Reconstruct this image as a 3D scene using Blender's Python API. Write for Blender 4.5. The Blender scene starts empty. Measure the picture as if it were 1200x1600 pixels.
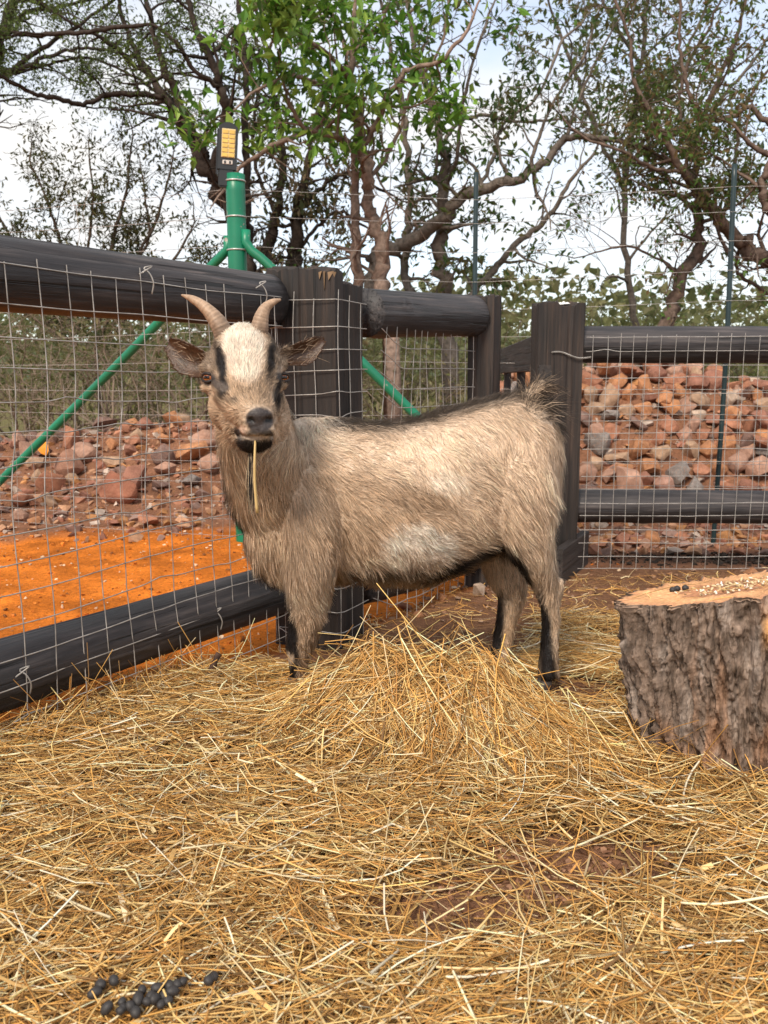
import bpy, bmesh, math, random
import numpy as np
from mathutils import Vector, Matrix

random.seed(7)
rng = np.random.default_rng(11)
C = bpy.context.scene.collection
SC = bpy.context.scene

# ------------------------------------------------------------------ camera
CAM_H = 0.70
FPX = 1300.0
TILT = math.atan(210 / 1300.0)
cam_d = bpy.data.cameras.new('camera')
cam_d.sensor_fit = 'VERTICAL'
cam_d.sensor_height = 36.0
cam_d.lens = 36.0 * FPX / 1600.0
cam_d.clip_start = 0.05
cam_d.clip_end = 1200
cam_d.dof.use_dof = True
cam_d.dof.focus_distance = 1.72
cam_d.dof.aperture_fstop = 9.0
cam = bpy.data.objects.new('camera', cam_d)
C.objects.link(cam)
cam.location = (0, 0, CAM_H)
cam.rotation_euler = (math.pi / 2 - TILT, 0, 0)
SC.camera = cam

# ------------------------------------------------------------------ sky and sun
SUN_EL, SUN_AZ = math.radians(44), math.radians(203)     # azimuth clockwise from +Y
W = bpy.data.worlds.new('World')
SC.world = W
W.use_nodes = True
wn = W.node_tree
wn.nodes.clear()
def wnode(t):
    return wn.nodes.new(t)
w_out = wnode('ShaderNodeOutputWorld'); w_bg = wnode('ShaderNodeBackground')
w_sky = wnode('ShaderNodeTexSky'); w_sky.sky_type = 'NISHITA'; w_sky.sun_disc = False
w_sky.sun_elevation = SUN_EL; w_sky.sun_rotation = SUN_AZ
w_tc = wnode('ShaderNodeTexCoord'); w_map = wnode('ShaderNodeMapping')
w_map.inputs['Scale'].default_value = (1.0, 1.0, 2.6)
w_map.inputs['Location'].default_value = (0.9, 2.2, 0.4)
w_noise = wnode('ShaderNodeTexNoise'); w_noise.inputs['Scale'].default_value = 2.1
w_noise.inputs['Detail'].default_value = 6; w_noise.inputs['Roughness'].default_value = 0.55
w_ramp = wnode('ShaderNodeValToRGB')
w_ramp.color_ramp.elements[0].position = 0.36; w_ramp.color_ramp.elements[0].color = (.30, .30, .30, 1)
w_ramp.color_ramp.elements[1].position = 0.62; w_ramp.color_ramp.elements[1].color = (1, 1, 1, 1)
w_mix = wnode('ShaderNodeMix'); w_mix.data_type = 'RGBA'
CLOUD = 4.0
w_mix.inputs[7].default_value = (CLOUD * 1.02, CLOUD, CLOUD * .97, 1)
w_bg.inputs['Strength'].default_value = 0.1
L = wn.links.new
L(w_tc.outputs['Generated'], w_map.inputs['Vector']); L(w_map.outputs['Vector'], w_noise.inputs['Vector'])
L(w_noise.outputs['Fac'], w_ramp.inputs['Fac']); L(w_ramp.outputs['Color'], w_mix.inputs[0])
L(w_sky.outputs['Color'], w_mix.inputs[6]); L(w_mix.outputs[2], w_bg.inputs['Color'])
L(w_bg.outputs['Background'], w_out.inputs['Surface'])

sun_d = bpy.data.lights.new('sun', 'SUN'); sun_d.energy = 1.5; sun_d.angle = math.radians(14)
sun_d.color = (1.0, 0.89, 0.74)
sun = bpy.data.objects.new('sun', sun_d); C.objects.link(sun)
sd = Vector((math.sin(SUN_AZ) * math.cos(SUN_EL), math.cos(SUN_AZ) * math.cos(SUN_EL), math.sin(SUN_EL)))
sun.rotation_euler = (-sd).to_track_quat('-Z', 'Y').to_euler()
SC.view_settings.view_transform = 'Standard'
SC.view_settings.look = 'None'
SC.view_settings.gamma = 1
SC.view_settings.use_curve_mapping = False
SC.view_settings.exposure = 1.42
SC.render.engine = 'CYCLES'
SC.cycles.max_bounces = 6
SC.cycles.transparent_max_bounces = 4

# ------------------------------------------------------------------ helpers
CT, ST = math.cos(TILT), math.sin(TILT)
def at(u, v, Y):
    """point at forward distance Y seen at (u, v) of the 1200 x 1600 photograph (used as a tape measure)"""
    a, b = (u - 600) / FPX, (800 - v) / FPX
    k = Y / (CT + b * ST)
    return np.array([a * k, Y, CAM_H + k * (-ST + b * CT)])

def side_uv(p, Y0):
    """body-space side elevation: position on the plane Y0 in the photograph's units"""
    x, z = p[:, 0], p[:, 2]
    zc = Y0 * CT - (z - CAM_H) * ST
    yc = Y0 * ST + (z - CAM_H) * CT
    return 600 + FPX * x / zc, 800 - FPX * yc / zc

def _h(ix, iy, iz, seed):
    n = (ix.astype(np.int64) * 374761393 + iy.astype(np.int64) * 668265263 + iz.astype(np.int64) * 2147483647 + seed * 974711) & 0x7fffffff
    n = ((n ^ (n >> 13)) * 1274126177) & 0x7fffffff
    n = (n ^ (n >> 16)) & 0xffff
    return n / 65535.0

def vnoise(x, y, z, seed=0):
    x, y, z = np.broadcast_arrays(np.asarray(x, float), np.asarray(y, float), np.asarray(z, float))
    ix, iy, iz = np.floor(x), np.floor(y), np.floor(z)
    fx, fy, fz = x - ix, y - iy, z - iz
    fx, fy, fz = [f * f * (3 - 2 * f) for f in (fx, fy, fz)]
    r = 0
    for dx in (0, 1):
        for dy in (0, 1):
            for dz in (0, 1):
                w = (fx if dx else 1 - fx) * (fy if dy else 1 - fy) * (fz if dz else 1 - fz)
                r = r + w * _h(ix + dx, iy + dy, iz + dz, seed)
    return r * 2 - 1

def fbm(x, y, z=0.0, o=4, seed=0, rough=.5):
    r, a, t = 0, 1.0, 0
    x, y, z = np.asarray(x, float), np.asarray(y, float), np.asarray(z, float)
    for i in range(o):
        r = r + a * vnoise(x, y, z, seed + i * 17); t += a
        x, y, z, a = x * 2.03 + 5.1, y * 2.03 + 1.7, z * 2.03 + 3.3, a * rough
    return r / t

def sstep(a, b, x):
    t = np.clip((x - a) / (b - a), 0, 1)
    return t * t * (3 - 2 * t)

def mesh_np(name, V, F, mats, col=None, nrm=None, smooth=True, mi=None):
    V = np.asarray(V, np.float32).reshape(-1, 3)
    if isinstance(F, np.ndarray):
        F = [F]
    F = [f for f in F if len(f)]
    m = bpy.data.meshes.new(name)
    m.vertices.add(len(V)); m.vertices.foreach_set('co', V.ravel())
    nl = sum(f.size for f in F); nf = sum(len(f) for f in F)
    m.loops.add(nl); m.loops.foreach_set('vertex_index', np.concatenate([f.ravel() for f in F]).astype(np.int32))
    m.polygons.add(nf)
    sizes = np.concatenate([np.full(len(f), f.shape[1]) for f in F])
    st = np.concatenate([[0], np.cumsum(sizes)[:-1]]).astype(np.int32)
    m.polygons.foreach_set('loop_start', st)
    m.polygons.foreach_set('use_smooth', np.full(nf, smooth))
    if mi is not None:
        m.polygons.foreach_set('material_index', np.asarray(mi, np.int32))
    m.update(calc_edges=True)
    if col is not None:
        c = np.ones((len(V), 4), np.float32); c[:, :3] = col
        m.attributes.new('col', 'FLOAT_COLOR', 'POINT').data.foreach_set('color', c.ravel())
    if nrm is not None:
        m.attributes.new('nrm', 'FLOAT_VECTOR', 'POINT').data.foreach_set('vector', np.asarray(nrm, np.float32).ravel())
    for mt in (mats if isinstance(mats, (list, tuple)) else [mats]):
        m.materials.append(mt)
    return m

def obj(name, m, parent=None, loc=None, kind=None, label=None):
    o = bpy.data.objects.new(name, m); C.objects.link(o)
    if parent is not None:
        o.parent = parent
    if loc is not None:
        o.location = loc
    if kind:
        o['kind'] = kind
    if label:
        o['label'] = label
    return o

def tag(o, label, cat, group=None):
    o['label'] = label; o['category'] = cat
    if group:
        o['group'] = group
    return o

def thing(name, label, cat, loc=(0, 0, 0), group=None):
    o = bpy.data.objects.new(name, None); C.objects.link(o)
    o.empty_display_size = .1
    o.location = loc
    return tag(o, label, cat, group)

class MB:
    """collects pieces with one colour each into one mesh"""
    def __init__(s):
        s.V, s.Q, s.T, s.c, s.n = [], [], [], [], 0
    def add(s, V, Q=None, T=None, col=(1, 1, 1)):
        V = np.asarray(V, float).reshape(-1, 3)
        s.V.append(V)
        if Q is not None and len(Q): s.Q.append(np.asarray(Q) + s.n)
        if T is not None and len(T): s.T.append(np.asarray(T) + s.n)
        s.c.append(np.broadcast_to(np.asarray(col, float), (len(V), 3)))
        s.n += len(V)
    def tube(s, P, R, sides=6, cap=True, col=(1, 1, 1), squash=1.0, ref=(0, 0, 1)):
        V, Q, T = tube(P, R, sides, cap, ref, squash)
        s.add(V, Q, T, col)
    def box(s, corners, z0, z1, col=(1, 1, 1)):
        """prism on a 4 point plan"""
        c = np.asarray(corners, float)
        n = len(c)
        V = np.vstack([np.c_[c, np.full(n, z0) if np.isscalar(z0) else z0], np.c_[c, np.full(n, z1) if np.isscalar(z1) else z1]])
        Q = [[i, (i + 1) % n, n + (i + 1) % n, n + i] for i in range(n)] + [[3, 2, 1, 0], [4, 5, 6, 7]]
        s.add(V, Q, None, col)
    def mesh(s, name, mats, smooth=True):
        F = []
        if s.Q: F.append(np.vstack(s.Q))
        if s.T: F.append(np.vstack(s.T))
        return mesh_np(name, np.vstack(s.V), F, mats, np.vstack(s.c), smooth=smooth)

def tube(P, R, sides=6, cap=True, ref=(0, 0, 1), squash=1.0):
    P = np.asarray(P, float); n = len(P)
    R = np.broadcast_to(np.asarray(R, float), (n,)) if np.ndim(R) <= 1 else np.asarray(R)
    T = np.gradient(P, axis=0); T /= np.linalg.norm(T, axis=1)[:, None] + 1e-9
    ref = np.asarray(ref, float)
    A = np.cross(T, ref); bad = np.linalg.norm(A, axis=1) < .15
    A[bad] = np.cross(T[bad], (0.9, 0.1, .3)); A /= np.linalg.norm(A, axis=1)[:, None]
    for i in range(1, n):
        if A[i] @ A[i - 1] < 0: A[i] = -A[i]
    B = np.cross(A, T)
    th = np.arange(sides) / sides * 2 * np.pi
    ring = (A[:, None] * np.cos(th)[None, :, None] * squash + B[:, None] * np.sin(th)[None, :, None])
    V = (P[:, None] + ring * R[:, None, None]).reshape(-1, 3)
    i = np.arange(n - 1)[:, None] * sides; j = np.arange(sides)[None]; k = (j + 1) % sides
    Q = np.stack([i + j, i + k, i + sides + k, i + sides + j], -1).reshape(-1, 4)
    Tt = []
    if cap:
        V = np.vstack([V, P[0], P[-1]])
        c0, c1 = n * sides, n * sides + 1
        b = (n - 1) * sides
        Tt = [[c0, (q + 1) % sides, q] for q in range(sides)] + [[c1, b + q, b + (q + 1) % sides] for q in range(sides)]
    return V, Q, np.array(Tt, int).reshape(-1, 3)

def resample(P, n):
    """smooth (Catmull-Rom like) resampling of a polyline of any width"""
    P = np.asarray(P, float)
    if len(P) == 2:
        t = np.linspace(0, 1, n)[:, None]
        return P[0] * (1 - t) + P[1] * t
    d = np.r_[0, np.cumsum(np.linalg.norm(np.diff(P[:, :3], axis=0), axis=1) + 1e-6)]
    m = np.gradient(P, d, axis=0)
    s = np.linspace(0, d[-1], n)
    k = np.clip(np.searchsorted(d, s, side='right') - 1, 0, len(P) - 2)
    h = (d[k + 1] - d[k])[:, None]; t = (s - d[k])[:, None] / h
    return ((2 * t**3 - 3 * t**2 + 1) * P[k] + (t**3 - 2 * t**2 + t) * h * m[k]
            + (-2 * t**3 + 3 * t**2) * P[k + 1] + (t**3 - t**2) * h * m[k + 1])

def strands(P, side, width, sides=2):
    """P (N,K,3), side (N,3) across direction, width (N,K) -> V, F; sides 2 = flat ribbon, 3 = prism"""
    N, K, _ = P.shape
    T = np.gradient(P, axis=1)
    T /= np.linalg.norm(T, axis=2)[..., None] + 1e-9
    S = side[:, None] - (side[:, None] * T).sum(-1)[..., None] * T
    S /= np.linalg.norm(S, axis=2)[..., None] + 1e-9
    U = np.cross(T, S)
    w = width[..., None] * .5
    if sides == 2:
        R = np.stack([P - S * w, P + S * w], 2)
    else:
        R = np.stack([P + U * w * .6, P - S * w - U * w * .25, P + S * w - U * w * .25], 2)
    V = R.reshape(-1, 3)
    b = (np.arange(N)[:, None] * K + np.arange(K - 1)[None]).reshape(-1, 1) * sides
    if sides == 2:
        F = b + np.array([[0, 1, 3, 2]])
    else:
        F = np.concatenate([b + np.array([[q, (q + 1) % 3, 3 + (q + 1) % 3, 3 + q]]) for q in range(3)])
    return V, F

# ------------------------------------------------------------------ materials
def mat(name):
    m = bpy.data.materials.new(name); m.use_nodes = True
    nt = m.node_tree
    b = nt.nodes['Principled BSDF']
    return m, nt, b

def nd(nt, t, **kw):
    n = nt.nodes.new(t)
    for k, v in kw.items():
        if k in n.inputs.keys():
            n.inputs[k].default_value = v
        else:
            setattr(n, k, v)
    return n

def ramp(nt, stops):
    r = nt.nodes.new('ShaderNodeValToRGB'); cr = r.color_ramp
    while len(cr.elements) < len(stops): cr.elements.new(.5)
    for e, (p, c) in zip(cr.elements, stops):
        e.position = p; e.color = tuple(c) + (1,) if len(c) == 3 else c
    return r

def mixc(nt, a, b, fac, mode='MIX'):
    m = nt.nodes.new('ShaderNodeMix'); m.data_type = 'RGBA'; m.blend_type = mode
    def put(i, x):
        if isinstance(x, bpy.types.NodeSocket): nt.links.new(x, m.inputs[i])
        elif np.isscalar(x): m.inputs[i].default_value = x
        else: m.inputs[i].default_value = tuple(x) + (1,) if len(x) == 3 else x
    put(0, fac); put(6, a); put(7, b)
    return m.outputs[2]

def noise(nt, scale, detail=4, rough=.55, stretch=None, coord='Object', rot=None):
    tc = nt.nodes.new('ShaderNodeTexCoord')
    n = nd(nt, 'ShaderNodeTexNoise', Scale=scale, Detail=detail, Roughness=rough)
    src = tc.outputs[coord]
    if stretch:
        mp = nt.nodes.new('ShaderNodeMapping'); mp.inputs['Scale'].default_value = stretch
        if rot: mp.inputs['Rotation'].default_value = rot
        nt.links.new(src, mp.inputs['Vector']); src = mp.outputs['Vector']
    nt.links.new(src, n.inputs['Vector'])
    return n.outputs['Fac']

def bump(nt, b, fac, strength=.4, dist=.01):
    n = nd(nt, 'ShaderNodeBump', Strength=strength, Distance=dist)
    nt.links.new(fac, n.inputs['Height']); nt.links.new(n.outputs['Normal'], b.inputs['Normal'])
    return n

def attr(nt, name='col'):
    return nd(nt, 'ShaderNodeAttribute', attribute_name=name)

def attr_mat(name, rough=.8, spec=.3, nscale=0, namp=.3, trans=0.0, nb=0.0, coord='Object', stretch=None):
    m, nt, b = mat(name)
    c = attr(nt).outputs['Color']
    if nscale:
        f = noise(nt, nscale, 4, .6, stretch=stretch, coord=coord)
        r = ramp(nt, [(.3, (1 - namp,) * 3), (.7, (1 + namp,) * 3)])
        nt.links.new(f, r.inputs['Fac'])
        c = mixc(nt, c, r.outputs['Color'], 1.0, 'MULTIPLY')
        if nb: bump(nt, b, f, nb, .01)
    nt.links.new(c, b.inputs['Base Color'])
    b.inputs['Roughness'].default_value = rough
    b.inputs['Specular IOR Level'].default_value = spec
    if trans:
        t = nt.nodes.new('ShaderNodeBsdfTranslucent'); nt.links.new(c, t.inputs['Color'])
        mx = nt.nodes.new('ShaderNodeMixShader'); mx.inputs[0].default_value = trans
        out = nt.nodes['Material Output']
        nt.links.new(b.outputs[0], mx.inputs[1]); nt.links.new(t.outputs[0], mx.inputs[2]); nt.links.new(mx.outputs[0], out.inputs['Surface'])
    return m

M = {}
M['straw'] = attr_mat('dry_straw', .55, .35, trans=.12)
M['leaf'] = attr_mat('leaf', .5, .35, trans=.5)
M['bark'] = attr_mat('tree_bark', .9, .15, 28, .45, nb=.6)
M['twig'] = attr_mat('twig_bark', .9, .15)
M['clod'] = attr_mat('soil_clod', .95, .1, 40, .35, nb=.4)
M['stone_bits'] = attr_mat('stone_bits', .85, .2, 30, .3, nb=.4)
M['grain'] = attr_mat('grain', .6, .3)
M['paint'] = attr_mat('attribute_paint', .5, .4)

# soil of the ground: zones are stored per vertex
m, nt, b = mat('soil'); M['soil'] = m
f1 = noise(nt, 9, 6, .62); f2 = noise(nt, 70, 6, .7); f3 = noise(nt, 260, 3, .6)
base = attr(nt).outputs['Color']
r1 = ramp(nt, [(.3, (.62, .6, .58)), (.72, (1.3, 1.3, 1.3))]); nt.links.new(f1, r1.inputs['Fac'])
r2 = ramp(nt, [(.32, (.55, .52, .5)), (.5, (1, 1, 1)), (.75, (1.35, 1.32, 1.3))]); nt.links.new(f2, r2.inputs['Fac'])
c = mixc(nt, base, r1.outputs['Color'], .75, 'MULTIPLY'); c = mixc(nt, c, r2.outputs['Color'], .9, 'MULTIPLY')
nt.links.new(c, b.inputs['Base Color']); b.inputs['Roughness'].default_value = .95; b.inputs['Specular IOR Level'].default_value = .1
ad = nd(nt, 'ShaderNodeMath', operation='ADD'); nt.links.new(f2, ad.inputs[0]); nt.links.new(f3, ad.inputs[1])
bump(nt, b, ad.outputs[0], .7, .02)

def wood_mat(name, dark, mid, light, along, rough=.55):
    m, nt, b = mat(name)
    st = {'x': (1.2, 22, 22), 'z': (22, 22, 1.2)}[along]
    f = noise(nt, 3.2, 7, .62, stretch=st); g = noise(nt, 1.6, 5, .6, stretch={'x': (1, 5, 5), 'z': (5, 5, 1)}[along])
    crk = noise(nt, 2.2, 3, .5, stretch={'x': (.5, 40, 40), 'z': (40, 40, .5)}[along])
    r = ramp(nt, [(.28, dark), (.52, mid), (.78, light)]); nt.links.new(f, r.inputs['Fac'])
    r2 = ramp(nt, [(.32, (.45, .44, .45)), (.52, (1, 1, 1)), (.68, (1.9, 1.75, 1.65))]); nt.links.new(g, r2.inputs['Fac'])
    c = mixc(nt, r.outputs['Color'], r2.outputs['Color'], .9, 'MULTIPLY')
    r3 = ramp(nt, [(.36, (.12, .12, .12)), (.41, (1, 1, 1))]); nt.links.new(crk, r3.inputs['Fac'])
    c = mixc(nt, c, r3.outputs['Color'], .85, 'MULTIPLY')
    nt.links.new(c, b.inputs['Base Color'])
    rr = ramp(nt, [(.3, (rough - .12,) * 3), (.7, (rough + .2,) * 3)]); nt.links.new(f, rr.inputs['Fac'])
    nt.links.new(rr.outputs['Color'], b.inputs['Roughness'])
    b.inputs['Specular IOR Level'].default_value = .45
    ad = nd(nt, 'ShaderNodeMath', operation='MULTIPLY'); nt.links.new(f, ad.inputs[0]); nt.links.new(r3.outputs['Color'], ad.inputs[1])
    bump(nt, b, ad.outputs[0], .55, .006)
    return m
M['rail'] = wood_mat('creosoted_pole', (.014, .012, .0135), (.032, .029, .031), (.092, .082, .081), 'x', .5)
M['post'] = wood_mat('creosoted_sleeper', (.009, .007, .0065), (.026, .0185, .0155), (.070, .048, .037), 'z', .65)
M['board'] = wood_mat('stained_board', (.016, .012, .012), (.03, .024, .022), (.055, .043, .038), 'x', .6)

m, nt, b = mat('galvanised_wire'); M['wire'] = m
f = noise(nt, 30, 3, .6); r = ramp(nt, [(.3, (.26, .24, .22)), (.65, (.50, .47, .44))]); nt.links.new(f, r.inputs['Fac'])
nt.links.new(r.outputs['Color'], b.inputs['Base Color']); b.inputs['Metallic'].default_value = .35; b.inputs['Roughness'].default_value = .45

def painted(name, col, chip, scale=26, thr=.66, rough=.38):
    m, nt, b = mat(name)
    f = noise(nt, scale, 5, .6); r = ramp(nt, [(thr, (0, 0, 0)), (thr + .03, (1, 1, 1))]); nt.links.new(f, r.inputs['Fac'])
    g = noise(nt, 6, 3, .5); r2 = ramp(nt, [(.3, (.75, .75, .75)), (.7, (1.2, 1.2, 1.2))]); nt.links.new(g, r2.inputs['Fac'])
    c = mixc(nt, col, r2.outputs['Color'], .8, 'MULTIPLY'); c = mixc(nt, c, chip, r.outputs['Color'])
    nt.links.new(c, b.inputs['Base Color']); b.inputs['Roughness'].default_value = rough
    return m
M['green_paint'] = painted('chipped_green_paint', (.003, .17, .088), (.30, .25, .21))
M['dropper'] = painted('dark_green_steel', (.012, .03, .034), (.09, .07, .06), 30, .68)
M['black_plastic'] = painted('black_plastic', (.012, .013, .014), (.03, .03, .03), 30, .8, .35)

def plain(name, col, rough=.5, metal=0, amp=.2, scale=20):
    m, nt, b = mat(name)
    f = noise(nt, scale, 4, .6); r = ramp(nt, [(.3, tuple(x * (1 - amp) for x in col)), (.7, tuple(min(1, x * (1 + amp)) for x in col))])
    nt.links.new(f, r.inputs['Fac']); nt.links.new(r.outputs['Color'], b.inputs['Base Color'])
    b.inputs['Roughness'].default_value = rough; b.inputs['Metallic'].default_value = metal
    return m
M['led'] = plain('yellow_led', (.66, .44, .10), .25)
M['led_back'] = plain('led_board', (.62, .50, .26), .4)
M['lens'] = plain('sensor_white', (.6, .55, .5), .3)
M['strap'] = plain('steel_strap', (.55, .55, .54), .4, .6)
M['leaf_orange'] = plain('fallen_leaf', (.75, .26, .01), .5, 0, .15, 60)
M['dung'] = plain('dung', (.030, .026, .025), .6, 0, .3, 60)

# rock: colour per object from Object Info
m, nt, b = mat('rock'); M['rock'] = m
oi = nt.nodes.new('ShaderNodeObjectInfo')
f = noise(nt, 4.5, 6, .65); g = noise(nt, 22, 5, .7)
r2 = ramp(nt, [(.3, (.55, .52, .50)), (.55, (1, 1, 1)), (.75, (1.35, 1.3, 1.25))]); nt.links.new(f, r2.inputs['Fac'])
c = mixc(nt, oi.outputs['Color'], r2.outputs['Color'], .9, 'MULTIPLY')
r3 = ramp(nt, [(.5, (0, 0, 0)), (.72, (.8, .8, .8))]); nt.links.new(g, r3.inputs['Fac'])
c = mixc(nt, c, (.40, .21, .13), r3.outputs['Color'])
nt.links.new(c, b.inputs['Base Color']); b.inputs['Roughness'].default_value = .88; b.inputs['Specular IOR Level'].default_value = .2
bump(nt, b, g, .6, .02)

# ------------------------------------------------------------------ ground
def pile_h(x, y):
    h = np.where(x < .3, .37 + .06 * np.sin(x * 3), 0) + sstep(.3, 1.0, x) * (.78 - .26 * sstep(2.2, 2.9, x))
    return .97 * h * sstep(4.35, 5.95, y) * (1 - .9 * sstep(6.1, 7.6, y))

def fence_side(x, y):
    """> 0 inside the pen"""
    yl = np.interp(x, [-6, -.738, -.33, -.06, .30, .62, 3, 20], [-7, 1.65, 2.33, 2.62, 3.08, 3.34, 3.34, 3.34])
    return yl - y

def gz(x, y):
    x, y = np.asarray(x, float), np.asarray(y, float)
    z = -.075 * sstep(1.75, 2.35, y)
    d = np.hypot(x, y)
    near = 1 - sstep(6, 12, d)
    z = z + near * (.010 * fbm(x * 6, y * 6, 0, 4, 3) + .006 * fbm(x * 25, y * 25, 0, 3, 9))
    z = z + near * sstep(.0, -.15, fence_side(x, y)) * (.007 * fbm(x * 14, y * 14, 4, 3, 33) + .005 * fbm(x * 40, y * 40, 4, 2, 34))
    z = z + pile_h(x, y) * (1 + .15 * fbm(x * 3, y * 3, 1, 3, 4))
    z = z + sstep(10, 60, d) * 1.2 * fbm(x * .03, y * .03, 2, 3, 8)
    return z

def axis(lo, hi, step, far_lo, far_hi):
    a = list(np.arange(lo, hi, step))
    s, p = step, a[-1]
    while p < far_hi:
        s *= 1.25; p += s; a.append(p)
    s, p, b_ = step, a[0], []
    while p > far_lo:
        s *= 1.25; p -= s; b_.append(p)
    return np.array(b_[::-1] + a)
gx, gy = axis(-2.4, 2.9, .028, -400, 400), axis(.3, 6.2, .028, -60, 600)
X, Y = np.meshgrid(gx, gy)
Z = gz(X, Y)
V = np.stack([X, Y, Z], -1).reshape(-1, 3)
nx, ny = len(gx), len(gy)
i = (np.arange(ny - 1)[:, None] * nx + np.arange(nx - 1)[None]).reshape(-1, 1)
F = i + np.array([[0, 1, nx + 1, nx]])
x, y = V[:, 0], V[:, 1]
n1 = fbm(x * 2.2, y * 2.2, 0, 4, 21); n2 = fbm(x * 9, y * 9, 0, 4, 31)
brown = np.array([.235, .120, .068]); orange = np.array([.72, .205, .026]); rubble = np.array([.30, .145, .085]); dry = np.array([.17, .15, .065])
fs = fence_side(x, y)
wo = sstep(.16, .02, fs + .05 * n1) * sstep(4.45, 3.95, y + .50 * n1 + .16 * n2) * sstep(.75, .45, x + .1 * n1)
wr = sstep(.06, -.1, fs) * (1 - wo)
wd = sstep(6.6, 7.8, y + .5 * n1)
col = brown + np.zeros((len(V), 3))
col = col * (1 - wr[:, None]) + rubble * wr[:, None]
col = col * (1 - wo[:, None]) + orange * (1 + .45 * n2[:, None] + .25 * n1[:, None]) * wo[:, None]
col = col * (1 - wd[:, None]) + dry * wd[:, None]
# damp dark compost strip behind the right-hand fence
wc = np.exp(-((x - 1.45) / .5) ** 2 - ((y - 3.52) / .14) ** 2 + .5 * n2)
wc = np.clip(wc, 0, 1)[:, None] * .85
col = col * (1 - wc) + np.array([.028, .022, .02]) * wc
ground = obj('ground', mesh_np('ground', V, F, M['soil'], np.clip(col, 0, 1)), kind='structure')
#@PART2
# ------------------------------------------------------------------ goat
GY = 1.86                                    # the goat stands broadside at this distance
SV, SF, SN = [], [], 0
def shell(V, Q, T):
    global SN
    SV.append(V); SF.append((Q + SN, T + SN)); SN += len(V)

def loft(rows, n=24, sides=20, ref=(0, 1, 0)):
    """rows of (u, v, Y, r_in_image_px, half_depth_m): a closed tube of elliptical sections"""
    A = []
    for (u, v, Yd, r, hd) in rows:
        p = at(u, v, Yd)
        A.append([*p, r * (Yd * CT) / FPX, hd])
    A = resample(A, n)
    P, r, hd = A[:, :3], np.abs(A[:, 3]), np.abs(A[:, 4])
    T = np.gradient(P, axis=0); T /= np.linalg.norm(T, axis=1)[:, None]
    B = np.array(ref, float)[None] - (T @ np.array(ref, float))[:, None] * T
    B /= np.linalg.norm(B, axis=1)[:, None]
    S = np.cross(B, T)
    th = np.arange(sides) / sides * 2 * np.pi
    V = (P[:, None] + S[:, None] * (np.cos(th)[None, :, None] * r[:, None, None]) + B[:, None] * (np.sin(th)[None, :, None] * hd[:, None, None])).reshape(-1, 3)
    i = np.arange(n - 1)[:, None] * sides; j = np.arange(sides)[None]; k = (j + 1) % sides
    Q = np.stack([i + j, i + k, i + sides + k, i + sides + j], -1).reshape(-1, 4)
    V = np.vstack([V, P[0] - T[0] * min(r[0], hd[0]) * .5, P[-1] + T[-1] * min(r[-1], hd[-1]) * .5])
    c0 = n * sides; b = (n - 1) * sides
    Tt = [[c0, (q + 1) % sides, q] for q in range(sides)] + [[c0 + 1, b + q, b + (q + 1) % sides] for q in range(sides)]
    shell(V, Q, np.array(Tt))

def slab(secs, n=40, sides=28):
    """vertical slices (u, v_top, v_bottom, half depth, Y): the trunk of the body"""
    A = []
    for (u, vt, vb, hd, Yd) in secs:
        a, b_ = at(u, vt, Yd), at(u, vb, Yd)
        A.append([*((a + b_) / 2), (a[2] - b_[2]) / 2, hd])
    A = resample(A, n)
    th = np.arange(sides) / sides * 2 * np.pi
    ct, st = np.cos(th), np.sin(th)
    # fuller below than above
    hw = np.sign(ct) * np.abs(ct) ** .85
    V = np.stack([np.broadcast_to(A[:, 0:1], (n, sides)), A[:, 1:2] + hw[None] * A[:, 4:5], A[:, 2:3] + st[None] * A[:, 3:4]], -1).reshape(-1, 3)
    i = np.arange(n - 1)[:, None] * sides; j = np.arange(sides)[None]; k = (j + 1) % sides
    Q = np.stack([i + j, i + k, i + sides + k, i + sides + j], -1).reshape(-1, 4)
    V = np.vstack([V, A[0, :3] - [.01, 0, 0], A[-1, :3] + [.01, 0, 0]])
    c0 = n * sides; b = (n - 1) * sides
    Tt = [[c0, (q + 1) % sides, q] for q in range(sides)] + [[c0 + 1, b + q, b + (q + 1) % sides] for q in range(sides)]
    shell(V, Q, np.array(Tt))

def ball(u, v, Yd, ru, rv, ry):
    p = at(u, v, Yd); s = Yd * CT / FPX
    a, b_ = np.meshgrid(np.linspace(.12, np.pi - .12, 12), np.arange(18) / 18 * 2 * np.pi, indexing='ij')
    V = np.stack([p[0] + ru * s * np.sin(a) * np.cos(b_), p[1] + ry * np.sin(a) * np.sin(b_), p[2] + rv * s * np.cos(a)], -1).reshape(-1, 3)
    i = np.arange(11)[:, None] * 18; j = np.arange(18)[None]; k = (j + 1) % 18
    Q = np.stack([i + j, i + 18 + j, i + 18 + k, i + k], -1).reshape(-1, 4)
    V = np.vstack([V, p + [0, 0, rv * s], p - [0, 0, rv * s]])
    Tt = [[216, q, (q + 1) % 18] for q in range(18)] + [[217, 198 + (q + 1) % 18, 198 + q] for q in range(18)]
    shell(V, Q, np.array(Tt))

# trunk
slab([(388, 790, 862, .045, 1.83), (402, 722, 893, .075, 1.84), (440, 668, 914, .105, 1.85), (490, 653, 906, .118, 1.86), (545, 657, 903, .128, 1.86),
      (600, 661, 907, .142, 1.86), (660, 653, 905, .152, 1.86), (715, 636, 893, .150, 1.86), (768, 622, 868, .140, 1.86), (815, 618, 832, .122, 1.86),
      (848, 634, 806, .098, 1.86), (868, 668, 786, .060, 1.86)])
# neck
loft([(478, 800, 1.86, 88, .105), (440, 770, 1.82, 84, .095), (411, 715, 1.765, 66, .080), (396, 650, 1.715, 56, .072), (392, 600, 1.69, 44, .055)])
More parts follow.
